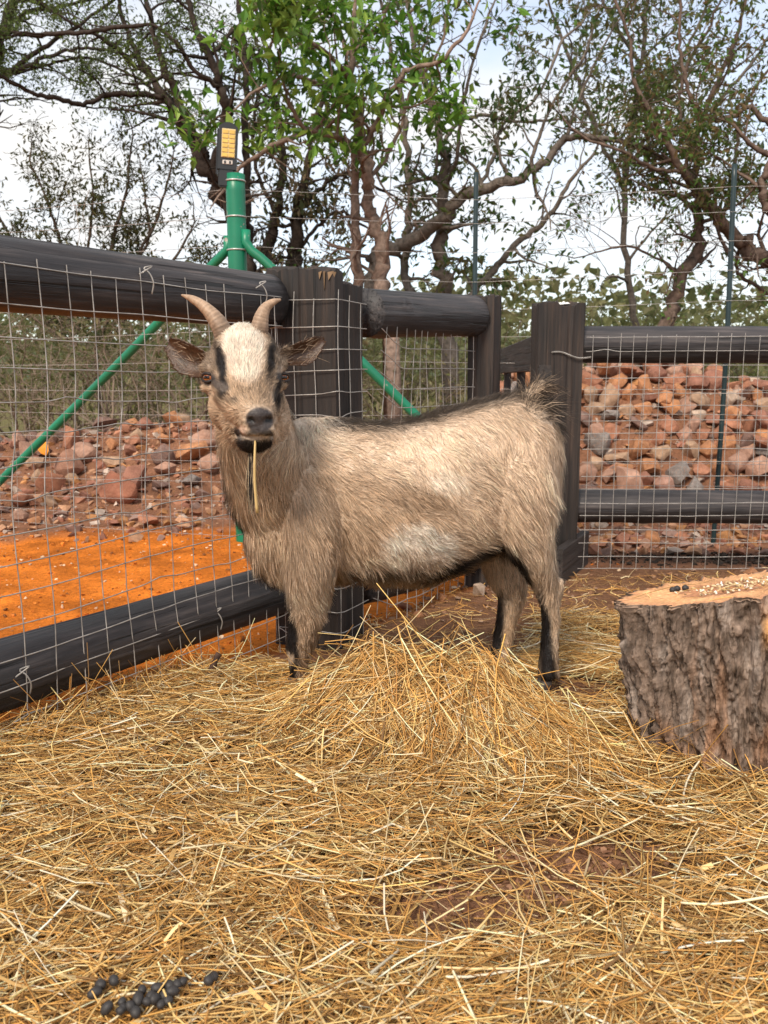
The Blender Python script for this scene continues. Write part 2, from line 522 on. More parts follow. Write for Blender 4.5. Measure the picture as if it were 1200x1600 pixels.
# shoulder and near fore leg
loft([(486, 740, 1.775, 42, .045), (488, 820, 1.755, 47, .055), (484, 890, 1.76, 43, .052), (482, 935, 1.775, 33, .042), (476, 980, 1.78, 27, .034), (467, 1015, 1.782, 22, .030),
      (466, 1040, 1.785, 15, .021), (466, 1070, 1.79, 14.5, .020), (464, 1088, 1.785, 17, .024)], 30)
# far fore leg
loft([(492, 830, 1.93, 44, .05), (490, 900, 1.945, 34, .045), (482, 950, 1.955, 22, .034), (472, 1000, 1.96, 17, .027), (469, 1040, 1.96, 13, .021), (468, 1058, 1.955, 15, .023)], 26)
# near hind leg
loft([(800, 700, 1.79, 56, .055), (815, 770, 1.765, 56, .062), (822, 830, 1.765, 46, .055), (838, 880, 1.77, 29, .042), (853, 915, 1.775, 20, .030), (859, 945, 1.772, 15.5, .023), (859, 1000, 1.768, 14, .021),
      (857, 1035, 1.765, 16, .024), (856, 1056, 1.762, 17, .026)], 32)
loft([(876, 905, 1.775, 7, .012), (869, 925, 1.775, 10, .016), (862, 950, 1.772, 11, .017)], 10)
# far hind leg
loft([(790, 780, 1.93, 54, .055), (786, 850, 1.945, 46, .05), (792, 895, 1.95, 34, .042), (799, 930, 1.955, 23, .031), (792, 965, 1.952, 17, .024), (784, 1005, 1.95, 15.5, .021), (780, 1030, 1.948, 16.5, .024), (778, 1045, 1.945, 17, .025)], 26)
# sheath, tail root
loft([(640, 897, 1.86, 16, .04), (672, 892, 1.86, 20, .045), (705, 882, 1.86, 15, .04)], 10)
loft([(815, 625, 1.86, 14, .03), (835, 612, 1.86, 12, .026), (848, 598, 1.87, 8, .018)], 8)
# head: skull, cheeks, muzzle, chin, brow
ball(383, 556, 1.662, 52, 48, .072)
ball(381, 588, 1.645, 66, 58, .066)
loft([(384, 548, 1.625, 44, .050), (386, 590, 1.590, 56, .050), (390, 622, 1.560, 46, .047), (399, 648, 1.528, 33, .038), (405, 664, 1.512, 26, .028)], 20, ref=(.05, 1, -.6))
ball(384, 634, 1.622, 57, 52, .062)
ball(391, 662, 1.585, 43, 31, .050)
loft([(394, 668, 1.575, 34, .032), (399, 682, 1.545, 31, .028), (400, 691, 1.522, 25, .021)], 12, ref=(0, 1, -.3))
ball(402, 672, 1.517, 30, 15, .020)
ball(330, 575, 1.612, 15, 9, .018); ball(434, 574, 1.606, 14, 9, .018)
ball(332, 606, 1.612, 16, 8, .018); ball(433, 605, 1.602, 14, 8, .018)

# ears: cupped leaves with some thickness
def ear(base, tip, up, W, cup, nrm, n=16, m=9, thick=.0085):
    base, tip = np.array(base), np.array(tip)
    d = tip - base; L_ = np.linalg.norm(d); d = d / L_
    w = np.array(up, float); w -= (w @ d) * d; w /= np.linalg.norm(w)
    f = np.cross(d, w); f = f if f @ np.array(nrm) > 0 else -f
    s = np.linspace(0, 1, n)[:, None]; t = np.linspace(-1, 1, m)[None]
    wid = W * np.clip(np.sin(np.pi * (.16 + .80 * s ** 1.15)), 0, 1) ** .62 * (1 - .12 * s)
    cupd = cup * (t ** 2) * (1.35 - .7 * s)
    droop = -.010 * np.sin(np.pi * s) 
    P = base + d * (s * L_)[..., None] + w * (t * wid * (1 - .10 * (t ** 2) * (1 - s)))[..., None] + f * (cupd - cup * .5)[..., None] + w * droop[..., None]
    B = P - f * thick
    V = np.vstack([P.reshape(-1, 3), B.reshape(-1, 3)])
    q = (np.arange(n - 1)[:, None] * m + np.arange(m - 1)[None]).reshape(-1, 1)
    Fq = q + np.array([[0, 1, m + 1, m]])
    Bq = q + n * m + np.array([[0, m, m + 1, 1]])
    rim = [r * m for r in range(n)] + [(n - 1) * m + c_ for c_ in range(1, m)] + [r * m + m - 1 for r in range(n - 2, -1, -1)] + [c_ for c_ in range(m - 2, 0, -1)]
    Rq = [[rim[a], rim[a] + n * m, rim[(a + 1) % len(rim)] + n * m, rim[(a + 1) % len(rim)]] for a in range(len(rim))]
    Q = np.vstack([Fq, Bq, np.array(Rq)])
    # outward orientation
    if np.cross(P[0, 1] - P[0, 0], P[1, 0] - P[0, 0]) @ f < 0: Q = Q[:, ::-1]
    shell(V, Q, np.zeros((0, 3), int))
    return P, f
EAR_L, EFL = ear(at(334, 574, 1.655), at(257, 533, 1.685), (.35, -.1, 1), .037, .020, (.10, -1, .05))
EAR_R, EFR = ear(at(436, 560, 1.655), at(509, 528, 1.69), (-.30, -.1, 1), .028, .020, (-.05, -1, -.15))

raw = mesh_np('goat_raw', np.vstack(SV), [np.vstack([q for q, t in SF]), np.vstack([t for q, t in SF])], [])
ro = bpy.data.objects.new('goat_raw', raw); C.objects.link(ro)
mr = ro.modifiers.new('r', 'REMESH'); mr.mode = 'VOXEL'; mr.voxel_size = .0047
ms = ro.modifiers.new('s', 'SMOOTH'); ms.factor = .5; ms.iterations = 9
dg = bpy.context.evaluated_depsgraph_get()
ev = ro.evaluated_get(dg).to_mesh()
nv = len(ev.vertices)
GV = np.empty(nv * 3, np.float32); ev.vertices.foreach_get('co', GV); GV = GV.reshape(-1, 3).astype(float)
GF = np.empty(len(ev.polygons) * 4, np.int32)
ev.loops.foreach_get('vertex_index', GF); GF = GF.reshape(-1, 4)
ro.evaluated_get(dg).to_mesh_clear()
bpy.data.objects.remove(ro); bpy.data.meshes.remove(raw)

def vert_normals(V, F):
    n = np.cross(V[F[:, 2]] - V[F[:, 0]], V[F[:, 3]] - V[F[:, 1]])
    N = np.zeros_like(V)
    for k in range(4): np.add.at(N, F[:, k], n)
    return N / (np.linalg.norm(N, axis=1)[:, None] + 1e-12)

HEAD_Y = 1.60
def is_head(p):
    u, v = side_uv(p, 1.62)
    return (p[:, 1] < 1.735) & (v < 715) & (u < 530) & (((u - 388) / 75) ** 2 + ((v - 612) / 92) ** 2 < 1.12) | ((p[:, 1] < 1.75) & (v < 615) & (u < 520))

# nostrils, mouth: pushed in
GN = vert_normals(GV, GF)
hu, hv = side_uv(GV, GV[:, 1])
front = (GV[:, 1] < 1.56)
for (cu, cv, ru, rv, an, dep) in ((392.5, 657, 6.5, 3.6, .45, .0065), (420, 656, 6.5, 3.6, -.45, .0065)):
    a, b_ = hu - cu, hv - cv
    a, b_ = a * math.cos(an) + b_ * math.sin(an), -a * math.sin(an) + b_ * math.cos(an)
    w = np.exp(-((a / ru) ** 2 + (b_ / rv) ** 2)) * front
    GV -= GN * (w * dep * 1.35)[:, None]
mline = 684 + .012 * (hu - 402) ** 2 * np.where(hu < 402, -.35, -.55)
GV -= GN * (np.exp(-((hv - mline) / 2.6) ** 2) * (np.abs(hu - 402) < 34) * front * .004)[:, None]
GV -= GN * (np.exp(-((hu - 406) / 1.8) ** 2) * (np.abs(hv - 672) < 12) * front * .0018)[:, None]
GN = vert_normals(GV, GF)

TAN = np.array([.64, .455, .305]); CREAM = np.array([.90, .71, .545]); WHITE = np.array([.98, .84, .71]); BLK = np.array([.022, .018, .018])
GREY = np.array([.17, .14, .12]); BRN = np.array([.27, .165, .095]); BUFF = np.array([.80, .585, .405])

def coat(p, n, seed=1):
    """coat colour by place on the animal -> colour, share of dark hairs, hair length, kind (0 none)"""
    N = len(p)
    head = is_head(p)
    u, v = side_uv(p, 1.80)
    nz = fbm(p[:, 0] * 14, p[:, 1] * 14, p[:, 2] * 14, 3, 50 + seed)
    nf = fbm(p[:, 0] * 60, p[:, 1] * 60, p[:, 2] * 60, 2, 70 + seed)
    c = np.tile(CREAM * .55 + BUFF * .45, (N, 1)); dark = np.full(N, .22); ln = np.full(N, .027)
    def put(w, colr, dk=None, l=None):
        nonlocal c, dark, ln
        w = np.clip(w, 0, 1)
        c = c * (1 - w[:, None]) + np.asarray(colr) * w[:, None]
        if dk is not None: dark = dark * (1 - w) + dk * w
        if l is not None: ln = ln * (1 - w) + l * w
    def el(cu, cv, ru, rv, ang=0, soft=.35, nn=.25):
        a, b_ = u - cu, v - cv
        a, b_ = a * math.cos(ang) + b_ * math.sin(ang), -a * math.sin(ang) + b_ * math.cos(ang)
        d = np.sqrt((a / ru) ** 2 + (b_ / rv) ** 2) + nn * nz
        return 1 - sstep(1 - soft, 1 + soft, d)
    near = p[:, 1] < 1.88
    put(el(430, 760, 95, 150), CREAM * .3 + BUFF * .5 + TAN * .2, .34, .030)            # neck, brownish grey
    put(el(480, 680, 62, 60), CREAM * .8 + WHITE * .2, .16, .034)            # pale withers
    put(el(560, 790, 150, 70, .3), BUFF * .9 + GREY * .1, .30, .028)
    put(el(700, 700, 150, 50), CREAM * .75 + BUFF * .25, .18)
    put(el(650, 770, 52, 22, .1) * near, BRN * .5 + BUFF * .5, .36)
    put(el(688, 742, 32, 17, .1, .3, .4) * near, WHITE * .5 + CREAM * .5, .06)
    put(el(648, 842, 60, 38, -.12, .14, .4) * near, WHITE, .0, .024)
    put(el(600, 868, 70, 20, -.08) * near * .6, CREAM, .08)
    put(el(800, 780, 70, 130), CREAM * .5 + BUFF * .5, .24, .028)
    put(el(868, 800, 26, 130), CREAM * .6 + WHITE * .2 + BUFF * .2, .12, .040)
    # belly and the dark seams
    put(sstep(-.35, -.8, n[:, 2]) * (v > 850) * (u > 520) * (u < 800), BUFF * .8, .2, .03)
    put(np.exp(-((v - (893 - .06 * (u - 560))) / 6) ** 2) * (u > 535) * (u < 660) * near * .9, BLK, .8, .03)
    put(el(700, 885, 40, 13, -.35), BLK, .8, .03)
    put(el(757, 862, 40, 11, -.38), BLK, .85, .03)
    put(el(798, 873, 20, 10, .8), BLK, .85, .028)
    # spine
    sp = np.exp(-((p[:, 1] - 1.855) / .046) ** 2) * sstep(.30, .65, n[:, 2]) * sstep(500, 560, u)
    put(sp, BLK * 1.6, .85, .036)
    put(el(844, 612, 34, 32), BUFF * .9, .35, .044)
    # chest and fore legs
    put(el(362, 830, 18, 85, -.18) * (p[:, 2] > .2), BLK * 1.3, .85, .036)
    put(el(385, 905, 40, 22, .5), BLK * 1.5, .75, .036)
    put(el(470, 930, 46, 50) * near, CREAM * .7 + BUFF * .3, .22, .034)
    fl = (u < 540) & (v > 925)
    put(fl * sstep(925, 960, v), BUFF * .75 + BRN * .25, .3, .018)
    put(el(455, 985, 14, 50, -.10, .3) * fl * near, BLK, .92, .014)
    put(el(452, 1050, 14, 34) * fl, BLK, .9, .012)
    put(el(455, 1019, 7.5, 10.5) * fl * near, BUFF * .6 + GREY * .4, .2, .006)
    # hind legs
    hl = (u > 730) & (v > 855)
    put(hl * sstep(860, 900, v), BUFF * .7 + CREAM * .2, .26, .021)
    put(el(808, 890, 11, 50, -.42, .3) * hl * near, BLK, .9, .02)
    put(el(841, 965, 12.5, 52, -.10, .3) * hl * near, BLK, .92, .014)
    put(el(849, 1040, 13, 48, 0, .3) * hl * near, BLK, .92, .013)
    put(el(872, 985, 11, 75) * hl * near, CREAM * .7 + BUFF * .3, .12, .020)
    put(el(860, 1064, 18, 12) * hl * near, BRN * .7 + GREY * .3, .4, .016)
    put(el(787, 1012, 14, 60, .10, .3) * hl * (~near), BLK, .9, .014)
    put(el(815, 1000, 13, 65, .1) * hl * (~near), BUFF, .15, .018)
    # head -------------------------------------------------------------------
    uB, vB = u, v
    u, v = side_uv(p, p[:, 1])
    h = head.astype(float)
    put(h, BUFF * .78 + CREAM * .12, .26, .011)
    put(h * el(395, 605, 32, 28), TAN * .9 + GREY * .1, .60, .010)
    put(h * el(328, 558, 20, 32, 0), GREY * .5 + BUFF * .5, .62, .013)
    put(h * el(436, 552, 17, 30, 0), GREY * .5 + BUFF * .5, .62, .013)
    put(h * el(382, 543, 29, 44, 0, .25, .40), WHITE, .03, .016)
    put(h * el(386, 575, 22, 26, 0, .3, .4), WHITE * .8 + BUFF * .2, .2, .012)
    put(h * el(346, 568, 7, 32, -.14, .5, .5), BLK, .95, .010)
    put(h * el(350, 616, 6, 32, -.05, .5, .5), BLK, .95, .008)
    put(h * el(364, 630, 10, 4.5, -.3, .5, .5), BLK, .9, .006)
    put(h * el(423, 565, 7, 28, .12, .5, .5), BLK, .95, .010)
    put(h * el(433, 616, 5.5, 30, .05, .5, .5), BLK, .95, .008)
    put(h * el(326, 592, 15, 8.5, .2), BLK * 2.5, .7, .004)
    put(h * el(441, 590, 13, 8.5, -.2), BLK * 2.5, .7, .004)
    put(h * el(345, 605, 16, 7, .5), GREY * 1.2, .4, .006)
    put(h * el(350, 660, 26, 32), BUFF * .85 + TAN * .1, .15, .016)
    fr = h * (p[:, 1] < 1.60)
    put(fr * el(377, 672, 9, 8, .3), CREAM * .7 + np.array([.1, .02, .01]), .1, .004)
    put(fr * el(401, 693, 34, 15, 0, .2), BLK, .7, .010)
    put(fr * el(372, 678, 5, 12, -.5, .3), BLK, .7, .006)
    put(fr * el(430, 680, 4, 10, .5, .3), BLK, .7, .006)
    put(fr * el(408, 675, 20, 6, 0, .3), GREY * .7, .4, .004)
    put(fr * el(400, 683, 26, 4, 0, .3), CREAM * .6, .1, .004)
    nose = fr * (p[:, 1] < 1.575) * el(406, 656, 22.5, 20, 0, .10, .02)
    put(nose, np.array([.062, .050, .048]) * (1 + .35 * nf[:, None]), .0, .0)
    nostr = np.zeros(N)
    for cu, an in ((392.5, .45), (420, -.45)):
        nostr = np.maximum(nostr, fr * el(cu, 657, 7, 3.6, an, .3, 0))
    put(nostr, BLK * .2, 0, 0)
    # ears: dark hollow
    uE, vE = side_uv(p, p[:, 1])
    earm = (p[:, 1] < 1.75) & ((uE < 322) | (uE > 447)) & (vE < 600) & (p[:, 1] > 1.625)
    inn = np.maximum(n @ EFL * (uE < 380), n @ EFR * (uE > 380))
    put(earm * 1.0, BUFF * .8, .3, .0045)
    put(earm * sstep(-.15, .2, inn), np.array([.10, .048, .025]) * (1 + .6 * nf[:, None]), .4, .0045)
    ln = ln * np.where(head, 1.1, .84)
    hoof = ((p[:, 2] < .030) & (p[:, 1] < 1.85)) | ((p[:, 2] < -.035 + .045) & (p[:, 1] >= 1.85))
    ln = np.where(hoof, 0, ln)
    c = np.where(hoof[:, None], np.array([.035, .028, .024]), c)
    return c, np.clip(dark, 0, 1), ln, head, nose > .4, earm

gc, gdk, gl, ghead, gnose, gear = coat(GV, GN)
goat = thing('goat', 'cream and grey goat with short curved horns standing on the hay by the fence', 'goat', (0, 0, 0))
skin_c = gc * (1 - .45 * gdk[:, None] * (gl > 0)[:, None]) * .8
m, nt, b = mat('goat_skin'); M['skin'] = m
c = attr(nt).outputs['Color']; f = noise(nt, 220, 3, .6); r = ramp(nt, [(.3, (.6,) * 3), (.7, (1.25,) * 3)]); nt.links.new(f, r.inputs['Fac'])
nt.links.new(mixc(nt, c, r.outputs['Color'], 1, 'MULTIPLY'), b.inputs['Base Color']); b.inputs['Roughness'].default_value = .42; b.inputs['Specular IOR Level'].default_value = .4
bump(nt, b, f, .5, .003)
body = obj('body', mesh_np('goat_body', GV, GF, M['skin'], skin_c), goat)

# ---- fur
def fur(count):
    tri = np.vstack([GF[:, [0, 1, 2]], GF[:, [0, 2, 3]]])
    e = np.cross(GV[tri[:, 1]] - GV[tri[:, 0]], GV[tri[:, 2]] - GV[tri[:, 0]])
    area = np.linalg.norm(e, axis=1)
    cen = GV[tri].mean(1)
    fn = e / (area[:, None] + 1e-12)
    w = area * np.where(gl[tri].mean(1) < .0015, 0, 1)
    face = ghead[tri].mean(1) > .5
    w = w * np.where(face, 5.0, 1.0)
    leg = (cen[:, 2] < .26)
    w = w * np.where(leg, 1.7, 1.0)
    view = np.array([0, 0, .7]) - cen; view /= np.linalg.norm(view, axis=1)[:, None]
    w = w * np.where((fn * view).sum(1) > -.25, 1.0, .30)          # thinner on the side by the fence
    idx = rng.choice(len(tri), count, p=w / w.sum())
    r1, r2 = np.sqrt(rng.random(count)), rng.random(count)
    bc = np.stack([1 - r1, r1 * (1 - r2), r1 * r2], 1)
    p = (GV[tri[idx]] * bc[..., None]).sum(1)
    n = (GN[tri[idx]] * bc[..., None]).sum(1); n /= np.linalg.norm(n, axis=1)[:, None]
    return p, n

def fur_dirs(p, n, head, earm):
    N = len(p)
    u, v = side_uv(p, 1.80)
    d = np.zeros((N, 3))
    # body: back and down, steeper to the rump and the shoulder
    down = np.clip(.55 + .5 * sstep(720, 870, u) + .35 * sstep(700, 860, v) + .45 * sstep(600, 470, u), .2, 1.6)
    d[:, 0] = np.where(u < 900, 1.0 - .65 * sstep(760, 870, u) - .75 * sstep(560, 440, u), 0)
    d[:, 2] = -down
    d[:, 2] += 1.0 * np.exp(-((p[:, 1] - 1.865) / .05) ** 2) * (n[:, 2] > .5)
    sideY = np.sign(p[:, 1] - 1.86)
    d[:, 1] += .25 * sideY
    lo = (p[:, 2] < .27)
    d[lo] = np.array([.18, 0, -1.0])
    # head: up the face from the nose, outwards
    hu, hv = side_uv(p, p[:, 1])
    hd = np.stack([(hu - 398) / 60, .45 + 0 * hu, np.where(hv < 640, .9, -.5)], 1)
    hd[:, 2] = .9 - 1.6 * sstep(610, 680, hv) 
    d = np.where(head[:, None], hd, d)
    ed = np.where((hu < 390)[:, None], np.array([-1.0, 0, .35]), np.array([1.0, 0, .35]))
    d = np.where(earm[:, None], ed, d)
    s = 9.0
    wob = np.stack([fbm(p[:, 0] * s, p[:, 1] * s, p[:, 2] * s, 2, 101), fbm(p[:, 0] * s, p[:, 1] * s, p[:, 2] * s, 2, 202), fbm(p[:, 0] * s, p[:, 1] * s, p[:, 2] * s, 2, 303)], 1)
    s = 38.0
    wob2 = np.stack([vnoise(p[:, 0] * s, p[:, 1] * s, p[:, 2] * s, 111), vnoise(p[:, 0] * s, p[:, 1] * s, p[:, 2] * s, 212), vnoise(p[:, 0] * s, p[:, 1] * s, p[:, 2] * s, 313)], 1)
    d = d + .9 * wob + .55 * wob2 + .20 * rng.normal(size=(N, 3))
    d -= (d * n).sum(1)[:, None] * n
    return d / (np.linalg.norm(d, axis=1)[:, None] + 1e-9)

M['fur'] = attr_mat('goat_fur', .6, .2, trans=.28)
nt = M['fur'].node_tree
nt.links.new(attr(nt, 'nrm').outputs['Vector'], nt.nodes['Principled BSDF'].inputs['Normal'])

def make_fur(name, count, parent):
    p, n = fur(count)
    col, dk, ln, head, nose, earm = coat(p, n)
    keep = (ln > .0015) & ~nose
    p, n, col, dk, ln, head, earm = [a[keep] for a in (p, n, col, dk, ln, head, earm)]
    N = len(p)
    d = fur_dirs(p, n, head, earm)
    u, v = side_uv(p, 1.80)
    ridge = np.exp(-((p[:, 1] - 1.855) / .05) ** 2) * (n[:, 2] > .4) * sstep(480, 540, u) * ~head
    tail = (((u - 848) / 36) ** 2 + ((v - 616) / 42) ** 2 < 1) & ~head
    clump = fbm(p[:, 0] * 55, p[:, 1] * 55, p[:, 2] * 55, 2, 404)
    lift = np.where(head, .34, .40) + .18 * rng.random(N) + .22 * clump + .55 * ridge
    lift = np.where((p[:, 2] < .27) & ~head, lift * .8, lift)
    K = 3
    L_ = ln * (.5 + .8 * rng.random(N)) * (1 + .3 * clump)
    L_ = np.where(tail, L_ * (1.0 + .5 * rng.random(N)), L_)
    t = np.linspace(0, 1, K)
    P = np.empty((N, K, 3))
    td = np.stack([.45 * (u - 838) / 24 + .35 + .25 * rng.normal(size=N), .4 * rng.normal(size=N), .42 - .5 * sstep(835, 870, u) + .25 * rng.normal(size=N)], 1)
    d = np.where(tail[:, None], td, d)
    lift = np.where(tail, .35, lift)
    curl = np.stack([.25 * wob for wob in (vnoise(p[:, 0] * 20, p[:, 1] * 20, p[:, 2] * 20, 5), vnoise(p[:, 0] * 20, p[:, 1] * 20, p[:, 2] * 20, 6), vnoise(p[:, 0] * 20, p[:, 1] * 20, p[:, 2] * 20, 7))], 1)
    for k in range(K):
        q = t[k]
        up = lift * (q - .45 * q * q)
        P[:, k] = p - n * .0012 + (d * q + n * up[:, None] + curl * q * q) * L_[:, None]
        P[:, k, 2] -= L_ * .22 * q * q * (~head)
    # colour: banded (agouti) hairs
    isd = rng.random(N) < dk * np.where(head, .85, .78)
    tone = ((.80 + .42 * rng.random(N)) * (1 + .22 * clump + .12 * fbm(p[:, 0] * 16, p[:, 1] * 16, p[:, 2] * 16, 2, 505)))[:, None]
    root = col * tone * .88; tip = col * tone * 1.12
    dkc = np.array([.050, .038, .032])
    tip = np.where(isd[:, None], col * .28 + dkc * .6, tip); root = np.where(isd[:, None], root * .8, root)
    ridge_m = (ridge > .4 * (.4 + 1.2 * rng.random(N))) & (rng.random(N) < .8)
    root = np.where(ridge_m[:, None], np.array([.20, .15, .11]), root); tip = np.where(ridge_m[:, None], np.array([.028, .022, .021]), tip)
    tm = tail & (rng.random(N) < .48)
    root = np.where(tm[:, None], np.array([.03, .024, .022]), root)
    tip = np.where(tm[:, None], np.where((rng.random(N) < .5)[:, None], BUFF * .8, np.array([.03, .024, .022])), tip)
    cc = np.stack([root + (tip - root) * q ** 1.2 for q in t], 1).reshape(-1, 3)
    cc = np.repeat(cc, 2, axis=0)
    w0 = np.where(head, .00064, .00086) * (.7 + .6 * rng.random(N))
    wd = w0[:, None] * np.array([1.0, .85, .2])[None]
    sd_ = np.cross(d, n) + .35 * n * rng.normal(size=N)[:, None]
    V, F = strands(P, sd_, wd, 2)
    nn = n + .38 * rng.normal(size=(N, 3)) + .25 * d
    nn /= np.linalg.norm(nn, axis=1)[:, None]
    nn = np.repeat(nn, K * 2, axis=0)
    return obj(name, mesh_np(name, V, F, M['fur'], np.clip(cc, 0, 1), nn), parent)
FUR_N = globals().get('FUR_N', 168000)
make_fur('coat_hair', FUR_N, goat)['kind'] = 'stuff'

# ---- horns
def horn(pts, parent, seed_=0.0):
    A = resample([[*at(u, v, Yd), r * Yd * CT / FPX] for (u, v, Yd, r) in pts], 46)
    k = np.arange(46) / 45
    ph_ = k * 112 + 2.2 * vnoise(k * 9, seed_, 0, 6)
    ringed = 1 + .035 * np.sin(ph_) * (1 - k) ** .8 * (k < .8) * (.5 + .8 * np.abs(vnoise(k * 14, seed_, 0, 8))) + .02 * vnoise(k * 30, 0, 0, 5)
    V, Q, T = tube(A[:, :3], A[:, 3] * ringed, 18, True, (0, 1, 0), .88)
    kk = np.r_[np.repeat(k, 18), 0, 1]
    base, tip = np.array([.17, .12, .09]), np.array([.40, .27, .18])
    c = base + (tip - base) * sstep(0, .55, kk)[:, None]
    c = c * (1 + .26 * np.sin(kk * 112 + 2.2 * vnoise(kk * 9, seed_, 0, 6) - 1.2)[:, None] * (1 - kk[:, None]) ** .8) * (.9 + .25 * fbm(V[:, 0] * 160, V[:, 1] * 160, V[:, 2] * 50, 2, 4)[:, None])
    return obj('horn', mesh_np('horn', V, [Q, T], M['horn'], np.clip(c, 0, 1)), parent)
M['horn'] = attr_mat('horn', .5, .35, 90, .2, nb=.25)
horn([(352, 536, 1.655, 17.5), (346, 514, 1.65, 17), (333, 494, 1.65, 13.5), (316, 477, 1.655, 9.5), (300, 467, 1.66, 6.5), (284, 461, 1.668, 1.8)], goat, 1.3)
horn([(402, 532, 1.655, 17), (406, 510, 1.65, 15.5), (409, 494, 1.65, 12.5), (416, 480, 1.655, 9), (427, 472, 1.66, 6), (438.5, 468, 1.668, 1.9)], goat, 5.7)

# ---- eyes: amber, dark pupil slit, dark lid
M['eye'] = attr_mat('eye', .08, .6)
def eye(u, v, Yd, out, parent, r=.0120):
    c0 = at(u, v, Yd); o = np.array(out, float); o /= np.linalg.norm(o)
    a, b_ = np.meshgrid(np.linspace(0.02, np.pi, 22), np.arange(28) / 28 * 2 * np.pi, indexing='ij')
    x_ = np.cross(o, (0, 0, 1)); x_ /= np.linalg.norm(x_); y_ = np.cross(x_, o)
    D = np.cos(a)[..., None] * o + np.sin(a)[..., None] * (np.cos(b_)[..., None] * x_ + np.sin(b_)[..., None] * y_)
    V = (c0 + r * D).reshape(-1, 3)
    px, py = (np.sin(a) * np.cos(b_)).ravel(), (np.sin(a) * np.sin(b_)).ravel()
    rr_ = np.hypot(px, py); aa = a.ravel()
    c = np.tile(np.array([.33, .10, .022]), (len(V), 1)) * (.8 + .5 * (vnoise(np.arctan2(py, px) * 8, 0, 0, 3)[:, None] * .5 + .5))
    c[rr_ > .78] = (.02, .012, .01)
    c[(np.abs(px) < .5) & (np.abs(py) < .20)] = (.003, .003, .004)
    c[aa > 1.2] = (.02, .015, .012)
    i = np.arange(21)[:, None] * 28; j = np.arange(28)[None]; k = (j + 1) % 28
    Q = np.stack([i + j, i + 28 + j, i + 28 + k, i + k], -1).reshape(-1, 4)
    e = obj('eye', mesh_np('eye', V, Q, M['eye'], c), parent)
    mb = MB()
    th = np.linspace(0, 2 * np.pi, 25)[:-1]
    th = np.r_[th, th[0]]
    for top in (1, -1):
        q = np.linspace(-1.15, 1.15, 16)
        P = [c0 + r * 1.03 * (x_ * math.sin(s_) * 1.06 + y_ * top * (.56 if top < 0 else .52) * math.cos(s_ * 1.2) + o * math.cos(s_) * .86) for s_ in q]
        mb.tube(P, .0026 * np.cos(q * .9) + .0006, 7, True, (.020, .015, .014))
    l = obj('eyelid', mb.mesh('eyelid', M['eye_lid']), e)
    return e
M['eye_lid'] = attr_mat('eye_lid', .5, .3)
eye(329, 590, 1.606, (-.50, -1, .02), goat, .0142)
eye(440, 590, 1.608, (.62, -1, .02), goat, .0132)

# ---- cloven hooves
def hoof(u, v, Yd, parent, z0):
    p = at(u, v, Yd)
    for s_ in (-1, 1):
        mb = MB()
        cx, cy = p[0] - .004, p[1] + s_ * .0115
        rows = [(0, .0215, .0105), (.012, .0205, .0105), (.030, .0165, .0095), (.042, .0125, .008)]
        th = np.arange(12) / 12 * 2 * np.pi
        V = np.vstack([np.c_[cx - .010 * (1 - q / 3) + a * np.cos(th), cy + b_ * np.sin(th), np.full(12, z0 + dz)] for q, (dz, a, b_) in enumerate(rows)])
        Q = [[r * 12 + j, r * 12 + (j + 1) % 12, r * 12 + 12 + (j + 1) % 12, r * 12 + 12 + j] for r in range(3) for j in range(12)]
        mb.add(V, Q, [[36, 36 + j, 36 + j + 1] for j in range(1, 11)] + [[0, j + 1, j] for j in range(1, 11)], (.045, .035, .03))
        obj('hoof', mb.mesh('hoof', M['horn']), parent)
for (u, v, Yd) in ((854, 1078, 1.762), (464, 1095, 1.78)):
    hoof(u, v, Yd, goat, -.002)
for (u, v, Yd) in ((776, 1050, 1.945), (466, 1060, 1.955)):
    hoof(u, v, Yd, goat, float(gz(0, Yd)) + .0)

# ---- beard: a small dark tuft under the chin
def beard():
    N = 420
    a = rng.random((N, 2))
    base = np.array([at(388 + 13 * q, 703, 1.535 + .02 * w_) for q, w_ in a])
    L_ = .05 + .075 * rng.random(N) ** 1.5
    t = np.linspace(0, 1, 6)
    cen = at(390, 703, 1.545)
    P = base[:, None] + np.stack([(cen[0] - base[:, 0:1]) * t ** .7 * .8 + .004 * rng.normal(size=(N, 1)) * t, (cen[1] - base[:, 1:2]) * t * .6 + .004 * rng.normal(size=(N, 1)) * t, -L_[:, None] * t], -1)
    V, F = strands(P, np.tile([1.0, .2, 0], (N, 1)) + .4 * rng.normal(size=(N, 3)), np.full((N, 6), .0011) * np.array([1, 1, .9, .8, .6, .2]), 2)
    c = np.repeat(np.where(rng.random((N, 1)) < .55, np.array([[.02, .016, .015]]), np.array([[.45, .34, .22]])), 12, axis=0)
    n = np.tile(np.array([0, -1.0, .2]), (len(V), 1)) + .3 * rng.normal(size=(len(V), 3))
    obj('beard', mesh_np('beard', V, F, M['fur'], c, n), goat)
beard()
